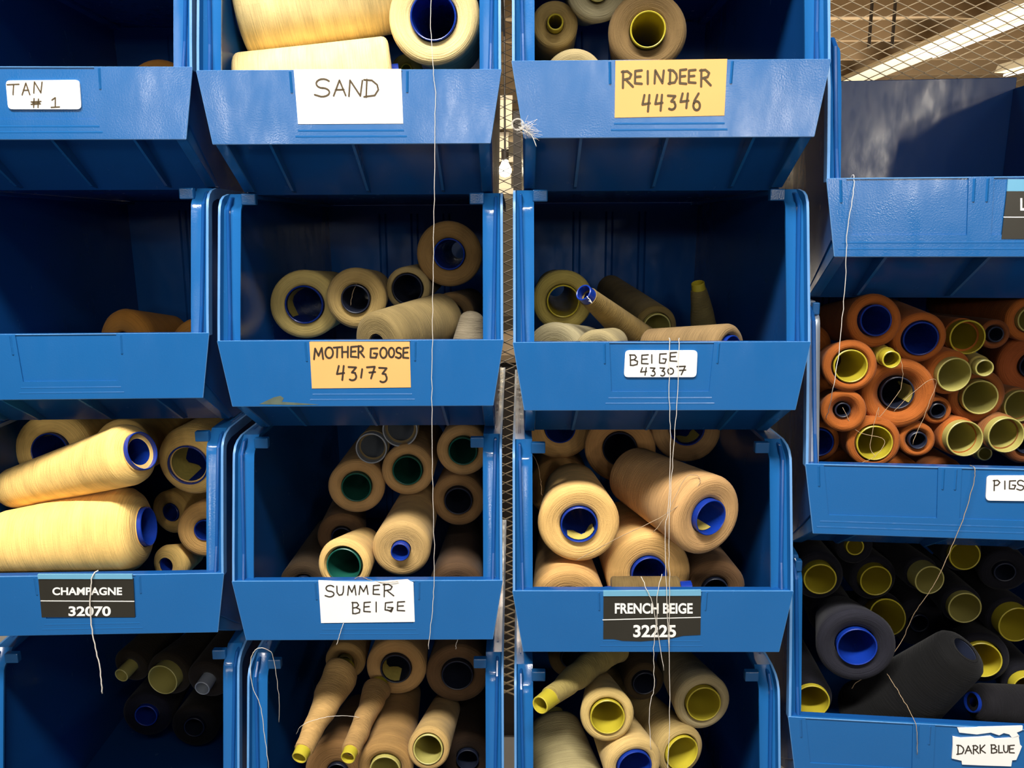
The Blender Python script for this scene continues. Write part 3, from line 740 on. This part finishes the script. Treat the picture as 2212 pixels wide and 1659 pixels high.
# BEIGE bin
S('F', 1216, 650, 66, 90, 35, (172, 156, 84), YE, 'olive beige cone with yellow core, left in the BEIGE bin', prot=4, L=140)
S2('F', (1270, 640, 46, 21), (1392, 752, 100, 40), 19, 24, (125, 103, 56), BL, 'slim brown cone with a blue tip leaning across the BEIGE bin', prot=7, rnd=.004)
S('F', 1196, 768, 72, 35, 26, (150, 140, 108), OL, 'grey beige striped cone under the olive one in the BEIGE bin', az=35, L=100, k=.8, lumpy=.012)
S('F', 1290, 766, 54, 14, 16, (150, 136, 98), OL, 'small striped cone top peeping over the lip below the blue tipped cone', az=10, L=60)
S('F', 1418, 707, 47, 110, 31, (115, 98, 56), OL, 'dim olive cone with a thin rimmed core in the middle of the BEIGE bin', L=140, az=-14, el=4)
S('F', 1578, 762, 62, 45, 38, (140, 115, 78), BL, 'beige cone lying with a dark blue core at the right of the BEIGE bin', az=-48, L=130)
S2('F', (1509, 624, 150, 17), (1524, 730, 165, 31), 15, 20, (115, 102, 60), YE, 'slim cone standing with a yellow tip at the back of the BEIGE bin', prot=6, lumpy=.05)
# CHAMPAGNE bin
S('G', 108, 975, 84, 95, 40, CHAM, BL, 'champagne cone facing out behind the upper lying cone, at left', L=130, sticker=(1.7, .004, .02, 1.4), rnd=.012)
S('G', 262, 972, 66, 115, 30, CHAM, BL, 'champagne cone mostly hidden behind the tip of the upper lying cone')
S2('G', (300, 976, 42, 68), (0, 1052, 92, 50), 42, 30, CHAM, BL, 'upper champagne cone lying on its side with a blue core at its right end', prot=4, rnd=.014, sticker=(1.2, .001, .03, 1.5), dish=-.5)
S2('G', (312, 1138, 24, 90), (-40, 1168, 62, 76), 42, 32, CHAM, BL, 'lower champagne cone lying on its side just above the CHAMPAGNE label', prot=4, rnd=.018, dish=-.5)
S('G', 408, 1003, 78, 85, 44, CHAM, BL, 'champagne cone facing out with a yellow sticker in its blue core', prot=3, rnd=.016, sticker=(-.3, .001, .03, 2.2), dish=0, az=4, el=4)
S('G', 441, 1146, 62, 105, 23, (205, 160, 96), BL, 'dimmer champagne cone at the right, lower, with a small dark blue core', k=1.05, prot=0)
S('G', 366, 1108, 48, 150, 20, CHAM, BL, 'champagne cone in shadow between the lying cones and the right hand pair', az=25, prot=-1)
S('G', 358, 1222, 42, 80, 18, CHAM, BL, 'champagne cone low beside the end of the lower lying cone', az=25, rnd=.01, prot=-1)
# SUMMER BEIGE bin
S('H', 805, 964, 34, 125, 33, (120, 105, 75), GY, 'bare grey rimmed tube at the upper left in the SUMMER BEIGE bin', prot=8)
S('H', 866, 924, 38, 110, 37, (120, 105, 75), GY, 'bare grey rimmed tube cut by the bin above in the SUMMER BEIGE bin', prot=8)
S('H', 1000, 974, 57, 110, 31, SUMM, GR, 'beige cone at the upper right of the SUMMER BEIGE bin', dish=3)
S('H', 880, 1016, 57, 95, 32, SUMM, GR, 'beige cone in the centre of the SUMMER BEIGE bin', dish=3)
S('H', 770, 1052, 61, 90, 32, SUMM, GR, 'beige cone at the left of the centre one in the SUMMER BEIGE bin', dish=3)
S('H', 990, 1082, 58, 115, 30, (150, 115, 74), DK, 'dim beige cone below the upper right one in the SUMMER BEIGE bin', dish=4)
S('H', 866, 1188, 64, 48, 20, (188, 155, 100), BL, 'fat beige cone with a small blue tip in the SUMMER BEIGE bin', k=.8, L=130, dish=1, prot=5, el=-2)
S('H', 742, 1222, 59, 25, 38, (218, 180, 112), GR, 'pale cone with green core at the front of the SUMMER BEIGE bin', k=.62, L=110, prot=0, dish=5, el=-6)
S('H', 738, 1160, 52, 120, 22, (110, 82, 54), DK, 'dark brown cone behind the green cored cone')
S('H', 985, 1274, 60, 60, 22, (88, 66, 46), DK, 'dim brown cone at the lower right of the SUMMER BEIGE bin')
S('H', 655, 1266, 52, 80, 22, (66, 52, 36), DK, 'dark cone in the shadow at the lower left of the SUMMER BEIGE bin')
# FRENCH BEIGE bin
S('I', 1210, 925, 72, 185, 33, FREN, BL, 'cone at the upper left corner of the FRENCH BEIGE bin', L=130)
S('I', 1212, 1058, 70, 205, 26, FREN, BL, 'cone between the upper left and the big left cone of the FRENCH BEIGE bin')
S('I', 1339, 970, 77, 150, 37, (180, 135, 84), DK, 'cone with a dark core at the top middle of the FRENCH BEIGE bin')
S('I', 1484, 925, 76, 185, 38, (185, 145, 98), BL, 'cone at the upper right of the FRENCH BEIGE bin, cut by the bin above', sticker=(4.4, .004, .03, 1.5), L=130)
S('I', 1251, 1133, 88, 26, 40, (225, 182, 112), BL, 'large face-on cone at the left of the FRENCH BEIGE bin', L=95, sticker=(4.5, .001, .014, 2.0), el=0)
S('I', 1531, 1116, 90, 22, 40, (198, 156, 104), BL, 'large cone turned left at the right of the FRENCH BEIGE bin', az=-26, el=3, L=105, k=.8, sticker=(5.0, .004, .03, 1.6), prot=3)
S('I', 1402, 1240, 93, 44, 39, (218, 174, 108), BL, 'large cone low in the middle, above the FRENCH BEIGE label', L=110, el=0, az=-6)
S2('I', (1470, 1280, 24, 35), (1322, 1290, 26, 44), 24, 24, (112, 92, 56), BL, 'small dark cone with a blue tip lying along the FRENCH BEIGE lip', prot=9, rnd=.003)
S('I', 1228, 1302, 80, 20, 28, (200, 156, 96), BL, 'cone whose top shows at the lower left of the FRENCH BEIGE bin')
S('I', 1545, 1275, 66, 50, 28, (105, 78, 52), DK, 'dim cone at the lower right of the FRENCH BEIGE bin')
# PIGS bin
S('J', 1752, 745, 44, 60, 15, ORAN, YE, 'orange cone with small yellow core at the far left edge of the PIGS bin', prot=5)
S('J', 1891, 692, 59, 75, 34, ORAN, BL, 'orange cone with blue core at the top left of the PIGS bin', dish=3)
S('J', 1988, 731, 56, 70, 37, ORAN, BL, 'orange cone with a dark blue core, right of the top left one', dish=2)
S('J', 2080, 726, 38, 70, 36, ORAN, YE, 'nearly bare yellow tube at the top of the PIGS bin', prot=9)
S('J', 2150, 722, 32, 80, 17, (120, 66, 32), DK, 'small brown orange cone right of the bare yellow tube', dish=4)
S('J', 2225, 690, 50, 80, 28, ORAN, OL, 'orange cone at the top right cut by the photo edge in the PIGS bin')
S('J', 1838, 791, 57, 62, 36, ORAN, YE, 'orange cone with yellow core at the upper left of the PIGS bin', dish=4, prot=0)
S('J', 1916, 771, 20, 50, 18.5, (200, 180, 60), YE, 'slim bare yellow tube among the orange cones', prot=12, L=150)
S('J', 1943, 851, 77, 52, 36, ORAN, DK, 'largest orange cone with a dark core and sticker inside', dish=9, prot=-4, sticker=(3.2, .004, .03, 1.3))
S('J', 2053, 806, 49, 62, 37, ORAN, OL, 'orange cone with a wide pale yellow core, right of the largest one', prot=6)
S('J', 2117, 790, 22, 62, 18, (170, 150, 80), OL, 'slim pale tube right of the largest orange cone', prot=10)
S('J', 2232, 790, 72, 80, 28, (150, 78, 38), DK, 'dark brown orange cone cut by the right photo edge')
S('J', 1752, 848, 48, 60, 16, ORAN, YE, 'orange cone half hidden behind the left flange of the PIGS bin', dish=3)
S('J', 1824, 888, 47, 52, 17, ORAN, DK, 'smaller orange cone with a narrow dark core, left of the largest one', dish=9, prot=-5)
S('J', 2112, 856, 59, 64, 37, (135, 76, 34), OL, 'brown orange cone with a pale yellow core at the right of the PIGS bin', prot=5)
S('J', 2196, 875, 38, 74, 34, (140, 90, 50), OL, 'dim tube cone with olive core at the right of the PIGS bin', prot=5)
S('J', 2025, 887, 30, 64, 17, ORAN, DK, 'small orange cone at the lower right of the largest one', dish=4)
S('J', 1768, 955, 45, 40, 31, ORAN, BL, 'orange cone with blue core at the lower left corner of the PIGS bin', dish=3)
S('J', 1889, 957, 57, 42, 38, ORAN, YE, 'orange cone with yellow core at the bottom of the PIGS bin', prot=1, dish=3)
S('J', 1982, 951, 38, 52, 19, ORAN, DK, 'small orange cone with a narrow core at the bottom of the PIGS bin', dish=5)
S('J', 2074, 944, 43, 58, 38, ORAN, OL, 'tube cone with pale yellow core at the bottom of the PIGS bin', prot=8)
S('J', 2164, 936, 42, 64, 38, (140, 90, 50), OL, 'dim olive tube at the lower right of the PIGS bin', prot=7)
S('J', 2118, 975, 19, 72, 15, (130, 90, 50), OL, 'very small dim tube at the bottom right of the PIGS bin', prot=8)
S('J', 1820, 1020, 46, 50, 20, ORAN, DK, 'orange cone top showing behind the lip, bottom left of the PIGS bin')
S('J', 1946, 1030, 44, 60, 20, ORAN, DK, 'orange cone top showing behind the lip, bottom middle of the PIGS bin')
S('J', 2040, 1030, 42, 70, 20, (150, 85, 42), DK, 'dark orange cone top showing behind the lip of the PIGS bin')
S('J', 2215, 960, 44, 80, 20, (130, 75, 40), DK, 'dark cone at the lower right photo edge in the PIGS bin')
# DARK BLUE bin
S('K', 1768, 1245, 54, 60, 34, NAVY, YE, 'navy cone with yellow core at the top left of the DARK BLUE bin', prot=6)
S('K', 1887, 1249, 50, 66, 33, NAVY, YE, 'navy cone, yellow core, second from left at the top of the DARK BLUE bin', prot=6)
S('K', 1990, 1239, 38, 80, 31, NAVY, OL, 'bare yellow tube third from the left at the top of the DARK BLUE bin', prot=14, az=-8)
S('K', 2078, 1195, 42, 70, 32, NAVY, YE, 'yellow tube end cut by the bin above in the DARK BLUE bin', prot=6)
S('K', 1846, 1180, 40, 80, 19, NAVY, YE, 'cone whose yellow rim barely shows under the PIGS bin')
S('K', 1904, 1330, 54, 88, 37, NAVY, YE, 'navy cone with tilted yellow core behind the blue cored cone', prot=14, el=-26)
S('K', 1851, 1397, 83, 40, 42, (34, 34, 43), BL, 'large navy cone with a bright blue core in the DARK BLUE bin', dish=4, prot=1, el=-2)
S('K', 2078, 1307, 42, 95, 34, NAVY, OL, 'dim olive cored cone in the middle of the DARK BLUE bin', prot=6)
S('K', 2180, 1335, 48, 60, 38, NAVY, YE, 'navy cone with bright yellow core at the right photo edge', prot=12, az=-10)
S('K', 2120, 1422, 56, 74, 38, NAVY, YE, 'stickered yellow core navy cone behind the lying black cone', prot=4, az=8, sticker=(.1, .0, .03, 2.8))
S2('K', (2085, 1402, 34, 60), (1890, 1580, 60, 92), 30, 40, (14, 14, 15), DK, 'big black cone lying diagonally across the DARK BLUE bin', prot=-1, rnd=.012, dish=0)
S('K', 2212, 1478, 44, 60, 32, NAVY, YE, 'navy cone with yellow core at the lower right photo edge', prot=10)
S('K', 1752, 1510, 46, 30, 37, NAVY, YE, 'yellow cored cone at the lower left corner of the DARK BLUE bin', prot=4)
S2('K', (2102, 1517, 22, 42), (2330, 1535, 50, 56), 22, 30, (22, 21, 25), BL, 'black cone with small blue core at the lower right of the DARK BLUE bin', prot=2, rnd=.012, dish=1)
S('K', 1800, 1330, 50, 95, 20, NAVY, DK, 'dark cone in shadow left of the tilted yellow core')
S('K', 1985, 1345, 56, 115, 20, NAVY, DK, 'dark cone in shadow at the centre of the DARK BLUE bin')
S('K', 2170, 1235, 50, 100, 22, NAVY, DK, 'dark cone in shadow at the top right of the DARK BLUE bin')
# bottom left bin
S('L', 281, 1440, 40, 150, 15, (36, 30, 20), OL, 'dark cone with a slim yellow tube tip in the bottom left bin', prot=14, az=14, el=8)
S('L', 362, 1458, 50, 150, 33, (36, 30, 20), OL, 'dark cone with a wide yellow core in the bottom left bin', prot=9, az=5, el=6)
S('L', 448, 1470, 46, 150, 16, (34, 28, 22), GY, 'dark cone with a small grey tube tip in the bottom left bin', prot=12, az=6, el=10)
S('L', 316, 1545, 52, 160, 24, (16, 16, 26), BL, 'dark navy cone barely visible low in the bottom left bin')
S('L', 420, 1570, 50, 160, 22, (24, 20, 16), DK, 'dark brown cone barely visible at the right of the bottom left bin')
# bin under SUMMER BEIGE
S('M', 745, 1430, 43, 100, 16, (160, 128, 78), OL, 'beige cone at the top left, right above the lumpy slim cone', L=130)
S('M', 855, 1444, 65, 90, 33, (168, 132, 84), DK, 'beige cone with crumpled sticker in its core, top middle', sticker=(-.4, .0, .02, 2.8))
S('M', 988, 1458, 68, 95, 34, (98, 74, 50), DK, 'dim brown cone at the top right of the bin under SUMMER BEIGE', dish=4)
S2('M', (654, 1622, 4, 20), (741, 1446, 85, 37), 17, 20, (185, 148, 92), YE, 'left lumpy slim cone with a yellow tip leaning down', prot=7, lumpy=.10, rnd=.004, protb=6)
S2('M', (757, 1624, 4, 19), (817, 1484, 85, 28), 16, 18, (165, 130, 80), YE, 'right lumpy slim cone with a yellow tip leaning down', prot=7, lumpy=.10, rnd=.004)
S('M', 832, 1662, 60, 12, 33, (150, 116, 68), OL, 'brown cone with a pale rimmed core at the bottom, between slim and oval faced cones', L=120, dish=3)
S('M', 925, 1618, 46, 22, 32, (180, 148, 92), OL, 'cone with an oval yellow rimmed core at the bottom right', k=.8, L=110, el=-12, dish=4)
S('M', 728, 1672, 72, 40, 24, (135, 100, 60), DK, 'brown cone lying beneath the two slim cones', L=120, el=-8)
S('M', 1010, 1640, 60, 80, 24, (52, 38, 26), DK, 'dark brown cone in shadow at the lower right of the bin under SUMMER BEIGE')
# bin under FRENCH BEIGE
S2('N', (1186, 1508, 20, 22), (1342, 1432, 95, 42), 20, 26, (155, 138, 80), YE, 'lumpy slim cone with a bright yellow tip pointing left', prot=14, lumpy=.10, rnd=.004)
S('N', 1312, 1547, 59, 40, 37, (200, 172, 108), YE, 'face-on beige cone with a yellow rimmed core in the middle of the bottom bin', prot=2, dish=2, el=-4)
S('N', 1519, 1519, 62, 45, 38, (165, 150, 112), YE, 'grey beige cone with yellow core at the right of the bottom bin', prot=2, az=-18, dish=3, el=-4)
S('N', 1472, 1625, 56, 32, 38, (170, 146, 92), YE, 'beige cone with yellow core under the right hand one', prot=2, az=-14, el=-4, dish=3)
S('N', 1370, 1655, 64, 12, 38, (200, 170, 110), BL, 'beige cone with a blue core at the bottom photo edge', dish=1, prot=2)
S2('N', (1232, 1740, 5, 88), (1180, 1550, 95, 52), 30, 24, (168, 155, 112), OL, 'big pale striped cone lying at the lower left of the bottom bin', rnd=.016, lumpy=.01)
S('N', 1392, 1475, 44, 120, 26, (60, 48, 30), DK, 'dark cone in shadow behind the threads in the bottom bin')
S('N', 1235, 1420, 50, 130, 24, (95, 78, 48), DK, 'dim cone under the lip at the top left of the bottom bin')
exec_cones = True

# ------------------------------------------------------------------ loose threads
def thread(b, pts, label, mat='thread_loose', r=.00027, name='loose_thread', sub=6):
    P = []
    for c, rr, px, py, d in pts: P.append(at(c, rr, px, py, d))
    P = smoothpts(P, sub)
    P = [p + Vector((random.gauss(0, .00022), 0, random.gauss(0, .0001))) for p in P]
    mb = MB(); tube_mb(mb, P, r, 5); o = mb.build(name, M[mat], smooth=True)
    return tag(o, label, 'thread', 'loose thread ends hanging from the bins')
thread('B', [(2,0,931,-20,-4),(2,0,931,60,-4),(2,0,936,150,-3),(2,0,940,200,-2.2),(2,0,939,300,-2.2),(2,0,938,430,-2.2),(2,1,935,600,-2.2),(2,1,934,735,-2.2),(2,1,933,860,-2.2),(2,1,934,1000,-2.2),(2,2,936,1100,-2.2),(2,2,938,1250,-2.2),(2,2,934,1320,-2.2),(2,2,925,1402,-2.2)],
       'long white thread hanging straight down over three bins of the second column')
thread('F', [(3,1,1448,738,4),(3,1,1446,742,-2),(3,1,1446,880,-2),(3,1,1449,960,-2),(3,2,1443,1100,-2),(3,2,1437,1150,-2),(3,2,1440,1290,-2.5),(3,2,1445,1400,-2.5),(3,2,1446,1560,-2),(3,2,1442,1670,-2)], 'left one of the paired threads hanging from the BEIGE lip')
thread('F', [(3,1,1466,734,4),(3,1,1467,742,-2),(3,1,1463,860,-2),(3,1,1455,960,-2),(3,2,1449,1060,-2.4),(3,2,1445,1160,-2.4),(3,2,1446,1280,-2.4),(3,2,1446,1400,-2.2)], 'right one of the paired threads hanging from the BEIGE lip')
thread('I', [(3,2,1385,1245,2),(3,2,1398,1275,-2),(3,2,1408,1300,-2),(3,2,1418,1350,-2),(3,2,1434,1448,-2)], 'short thread crossing the FRENCH BEIGE label to a loose end', 'thread_loose')
thread('I', [(3,2,1430,1240,2),(3,2,1420,1285,-2),(3,2,1419,1340,-2),(3,2,1412,1400,-2),(3,2,1413,1480,-2),(3,2,1403,1530,-2),(3,2,1406,1620,-2)], 'thread hanging from the FRENCH BEIGE lip into the bin below')
thread('I', [(3,2,1245,1210,20),(3,2,1330,1165,10),(3,2,1440,1110,10),(3,2,1500,1060,15),(3,2,1512,1035,18),(3,2,1500,1026,20),(3,2,1478,1036,18),(3,2,1440,1110,8),(3,2,1412,1150,8)], 'looped thread crossing between the big FRENCH BEIGE cones', 'thread_brown')
thread('G', [(1,2,212,1232,2),(1,2,200,1245,-2),(1,2,195,1290,-2),(1,2,196,1340,-2),(1,2,206,1400,-2),(1,2,217,1450,-2),(1,2,220,1498,-2)], 'thread hanging over the CHAMPAGNE label', 'thread_loose', r=.0005)
thread('H', [(2,2,742,1346,-1),(2,2,735,1368,-2),(2,2,727,1393,-2)], 'short thread end hanging under the SUMMER BEIGE card')
thread('H', [(2,2,766,1250,3),(2,2,780,1244,6),(2,2,795,1252,2),(2,2,830,1258,-1.2),(2,2,860,1256,-1.2)], 'hair thin thread curling on top of the SUMMER BEIGE card', 'thread_brown', r=.0002)
thread('M', [(2,3,990,1380,10),(2,3,985,1392,10),(2,3,985,1402,10)], 'tiny thread end under the SUMMER BEIGE bin front')
thread('M', [(2,3,603,1560,30),(2,3,602,1500,20),(2,3,590,1420,10),(2,3,572,1401,4),(2,3,552,1404,2),(2,3,541,1430,2),(2,3,545,1480,2),(2,3,563,1530,3),(2,3,572,1590,4),(2,3,582,1665,4)], 'long looping thread at the left wall of the bin under SUMMER BEIGE')
thread('M', [(2,3,640,1585,20),(2,3,655,1565,12),(2,3,700,1550,20),(2,3,745,1546,25),(2,3,775,1550,30)], 'thread strung between the two lumpy slim cones', r=.0002)
thread('J', [(4,0,1838,384,6),(4,0,1844,380,2),(4,0,1843,420,-2),(4,0,1830,500,-2),(4,0,1828,560,-2),(4,0,1822,650,-2),(4,1,1812,760,-2),(4,1,1800,840,-2),(4,1,1792,880,20),(4,1,1784,905,40)], 'white thread trailing from the empty bin down across the orange cones')
thread('J', [(4,1,2095,1005,4),(4,1,2106,1012,-2),(4,1,2104,1040,-2),(4,1,2088,1100,-2),(4,1,2060,1170,-2),(4,2,2030,1240,2),(4,2,2000,1290,10),(4,2,1972,1330,20),(4,2,1945,1390,30),(4,2,1900,1440,30),(4,2,1850,1475,30),(4,2,1840,1488,30)], 'brown thread trailing from the PIGS bin across the navy cones', 'thread_brown')
thread('J', [(4,1,1935,750,60),(4,1,1947,780,45),(4,1,1945,840,40),(4,1,1900,900,40),(4,1,1898,880,40),(4,1,1880,960,35),(4,1,1890,985,30)], 'loose thread strand over the largest orange cone', 'thread_brown', r=.0002)
thread('J', [(4,1,1930,890,40),(4,1,1970,850,40),(4,1,2010,820,45),(4,1,2022,830,50),(4,1,2000,890,45),(4,1,1970,960,40)], 'loose thread strand right of the largest orange cone', 'thread_brown', r=.0002)
thread('J', [(4,1,1820,880,42),(4,1,1850,930,38),(4,1,1910,950,35),(4,1,1890,985,30),(4,1,1860,1000,20)], 'loose thread strand at the bottom of the PIGS bin', 'thread_brown', r=.0002)
thread('K', [(4,2,1916,1455,30),(4,2,1930,1478,24),(4,2,1950,1510,14),(4,2,1972,1550,2),(4,2,1980,1575,-2),(4,2,1982,1630,-2)], 'faint thread from the blue cored cone over the DARK BLUE lip', 'thread_brown', r=.00025)
thread('I', [(3,2,1146,975,60),(3,2,1160,1000,50),(3,2,1168,1040,45),(3,2,1170,1070,45)], 'thin thread at the left wall of the FRENCH BEIGE bin', 'thread_brown', r=.0002)
thread('E', [(2,1,772,610,80),(2,1,762,632,78),(2,1,757,660,78)], 'thread end over the dark core behind the pale yellow cone', 'thread_brown', r=.0002)
thread('F', [(3,1,1268,640,30),(3,1,1276,650,28),(3,1,1279,655,28),(3,1,1272,650,28)], 'thread curl under the blue tip in the BEIGE bin', r=.0003)
# lint tuft caught on the left corner of the REINDEER bin
mb = MB(); P0 = at(3, 0, 1128, 272, -3)
for k in range(46):
    ax = random.uniform(0, 6.28); p = P0 + Vector((random.gauss(0, .0018) , random.gauss(0, .001), random.gauss(0, .0018)))
    tgt = Vector((random.gauss(.007, .003), random.gauss(0, .0015), random.gauss(-.003, .0035)))
    pts = [p + tgt * t + Vector((random.gauss(0, .0008), random.gauss(0, .0008), random.gauss(0, .0008))) for t in (0, .3, .6, 1)]
    tube_mb(mb, smoothpts(pts, 3), .00009, 3)
for rr in (.0042, .0036):
    pts = [P0 + Vector((-.003 + rr * math.cos(a), random.gauss(0, .0003), .001 + rr * .9 * math.sin(a))) for a in [i * .55 for i in range(13)]]
    tube_mb(mb, smoothpts(pts, 3), .00018, 4)
tube_mb(mb, smoothpts([P0 + Vector((.0, 0, -.002)), P0 + Vector((.006, -.001, -.006)), P0 + Vector((.0095, -.001, -.0135))], 5), .0003, 4)
tag(mb.build('lint_tuft', M['thread_loose'], smooth=True), 'frayed white lint tuft caught on the left corner of the REINDEER bin', 'lint')

# ------------------------------------------------------------------ partition of expanded metal, hall behind
part = empty('mesh_partition', (0.1, 1.035, CAM.z - .62)); tag(part, 'expanded metal mesh partition standing behind the blue bins', 'mesh partition')
mb = MB(); LW, SW = .0262, .00612; z0, z1, xa, xb = .0, 1.35, -.62, .95
rows = int((z1 - z0) / SW)
for i in range(rows):
    up = i % 2; rings = []; zc = z0 + i * SW
    nx = int((xb - xa) / (LW / 2))
    for k in range(nx + 1):
        x = xa + k * LW / 2; s_ = 1 if (k + up) % 2 else -1; z = zc + s_ * (SW / 2 - .0003)
        t = .0006; dy = .0014
        rings.append([(x, -dy, z - t), (x, dy, z - t * .2), (x, dy, z + t), (x, -dy, z + t * .2)])
    mb.sweep(rings)
o = mb.build('expanded_metal', M['mesh'], part); o['kind'] = 'stuff'
for x in (xa, xb):
    mb = MB(); mb.box(x - .02, x + .02, -.02, .02, -.2, 1.4); bevel(mb.build('frame_post', M['dark'], part), .002)
# fluorescent fixtures on the hall ceiling
def fixture(A, B, label, w=.09, tubes=2):
    A, B = Vector(A), Vector(B); v = B - A; rz = math.atan2(v.y, v.x); root = empty('fluorescent_fixture', A, rz); L = v.length
    tag(root, label, 'ceiling light', 'fluorescent ceiling lights')
    mb = MB(); mb.prism([(-w, 0), (w, 0), (w * .6, .07), (-w * .6, .07)], lambda p: (-2.2 if tubes > 1 else 0, p[0], p[1]), lambda p: (L, p[0], p[1])); mb.build('housing', M['fixture'], root)
    for k in range(tubes):
        y = (k - (tubes - 1) / 2) * w * 1.25
        n = max(1, int(L / 1.22))
        for i in range(n):
            mb = MB(); tube_mb(mb, [(L * i / n + .03, y, -.025), (L * (i + 1) / n - .03, y, -.025)], .014, 8); mb.build('tube', M['tube'], root, smooth=True)
zf = CEIL - .28
A = at_z(1990, 118, zf); B = at_z(2330, -22, zf); fixture(A, B, 'long twin tube ceiling light seen through the mesh at top right', w=.15)
A = at_z(2165, 158, zf - .1); B = at_z(2330, 118, zf - .1); fixture(A, B, 'short ceiling light low behind the mesh at the right photo edge', w=.08, tubes=1)
# hanging conduit drops
for px, lab in ((1880, 'left dark conduit drop hanging under the hall ceiling'), (1930, 'right dark conduit drop hanging under the hall ceiling')):
    p = at_y(px, 60, 6.0); mb = MB(); tube_mb(mb, [(p.x, 6.0, CEIL - .5), (p.x, 6.0, CEIL)], .012, 6)
    o = mb.build('conduit_drop', M['dark']); tag(o, lab, 'conduit', 'conduit drops')
zc = at_y(1100, 765, 2.2).z
cb = empty('low_cabinet', (0, 2.2, 0)); tag(cb, 'dark low cabinet beyond the mesh, below the bright part of the middle gap', 'cabinet')
mb = MB(); mb.box(-.9, .9, 0, .5, 0, zc - .02); mb.build('cabinet_body', M['dark'], cb)
mb = MB(); mb.box(-.92, .92, -.02, .52, zc - .02, zc); mb.build('cabinet_top', M['joist'], cb)
for k in range(3):
    mb = MB(); mb.box(-.88 + k * .6, -.32 + k * .6, -.018, 0, .05, zc - .06); dr = mb.build('cabinet_door', M['dark'], cb)
    mb = MB(); mb.box(-.40 + k * .6, -.38 + k * .6, -.03, -.018, zc * .5, zc * .5 + .12); mb.build('door_handle', M['joist'], dr)
# storage rack with pale cartons seen in the gap between the two middle columns
def rack_px(x0, x1, y0, y1, y): return at_y(x0, y1, y), at_y(x1, y0, y)
rk = empty('steel_rack', (.25, 3.0, 0)); tag(rk, 'dark steel rack standing beyond the mesh, seen in the middle gap', 'rack')
p = at_y(1117, 240, 3.0); mb = MB(); mb.box(p.x - .25 - .014, p.x - .25 + .014, 0, .04, 0, p.z); mb.build('upright', M['dark'], rk)
mb = MB(); mb.box(p.x - .25 - 1.2, p.x - .25 - 1.17, 0, .04, 0, p.z); mb.build('upright', M['dark'], rk)
zs = []
for k, py in enumerate((405, 335, 262)):
    q = at_y(1100, py, 3.0); zs.append(q.z); mb = MB(); mb.box(p.x - .25 - 1.2, p.x - .25 + .014, .04, .5, q.z - .02, q.z); mb.build('rack_shelf', M['carton'], rk)
for k, (x0, x1, y0, y1) in enumerate(((1060, 1098, 285, 335), (1060, 1104, 348, 400), (1072, 1106, 205, 262))):
    a, b = rack_px(x0, x1, y0, y1, 3.06); zb = zs[(1, 0, 2)[k]]
    ob = empty('carton', ((a.x + b.x) / 2, 3.2, zb)); w = (b.x - a.x) / 2; h = b.z - zb
    tag(ob, ('pale carton on the middle shelf of the rack in the gap', 'pale carton on the lowest shelf of the rack in the gap', 'pale carton on top of the rack in the gap')[k], 'carton', 'cartons on the rack')
    mb = MB(); mb.box(-w, w, -.13, .13, 0, h * .93); mb.build('box_body', M['carton'], ob)
    mb = MB(); mb.box(-w - .002, w + .002, -.132, .132, h * .86, h); mb.build('lid', M['hallwall'], ob)
p = at_y(1091, 368, 2.55)
lamp = empty('hanging_lamp', p); tag(lamp, 'glaring hanging lamp bulb low in the gap between the middle columns', 'lamp')
mb = MB(); lathe(mb, [(.0005, -.02), (.012, -.017), (.019, -.006), (.019, .005), (.012, .018), (.008, .03), (.0005, .031)], 20); mb.build('bulb', M['bulb'], lamp, smooth=True)
mb = MB(); lathe(mb, [(.0005, .03), (.011, .03), (.011, .06), (.0005, .061)], 14); mb.build('socket', M['dark'], lamp)
mb = MB(); tube_mb(mb, [(0, 0, .06), (0, 0, CEIL - p.z)], .003, 6); mb.build('cord', M['dark'], lamp)
# plank shelf that carries the lowest bins
for c, lab in ((1, 'left'), (2, 'second'), (3, 'third')):
    pass
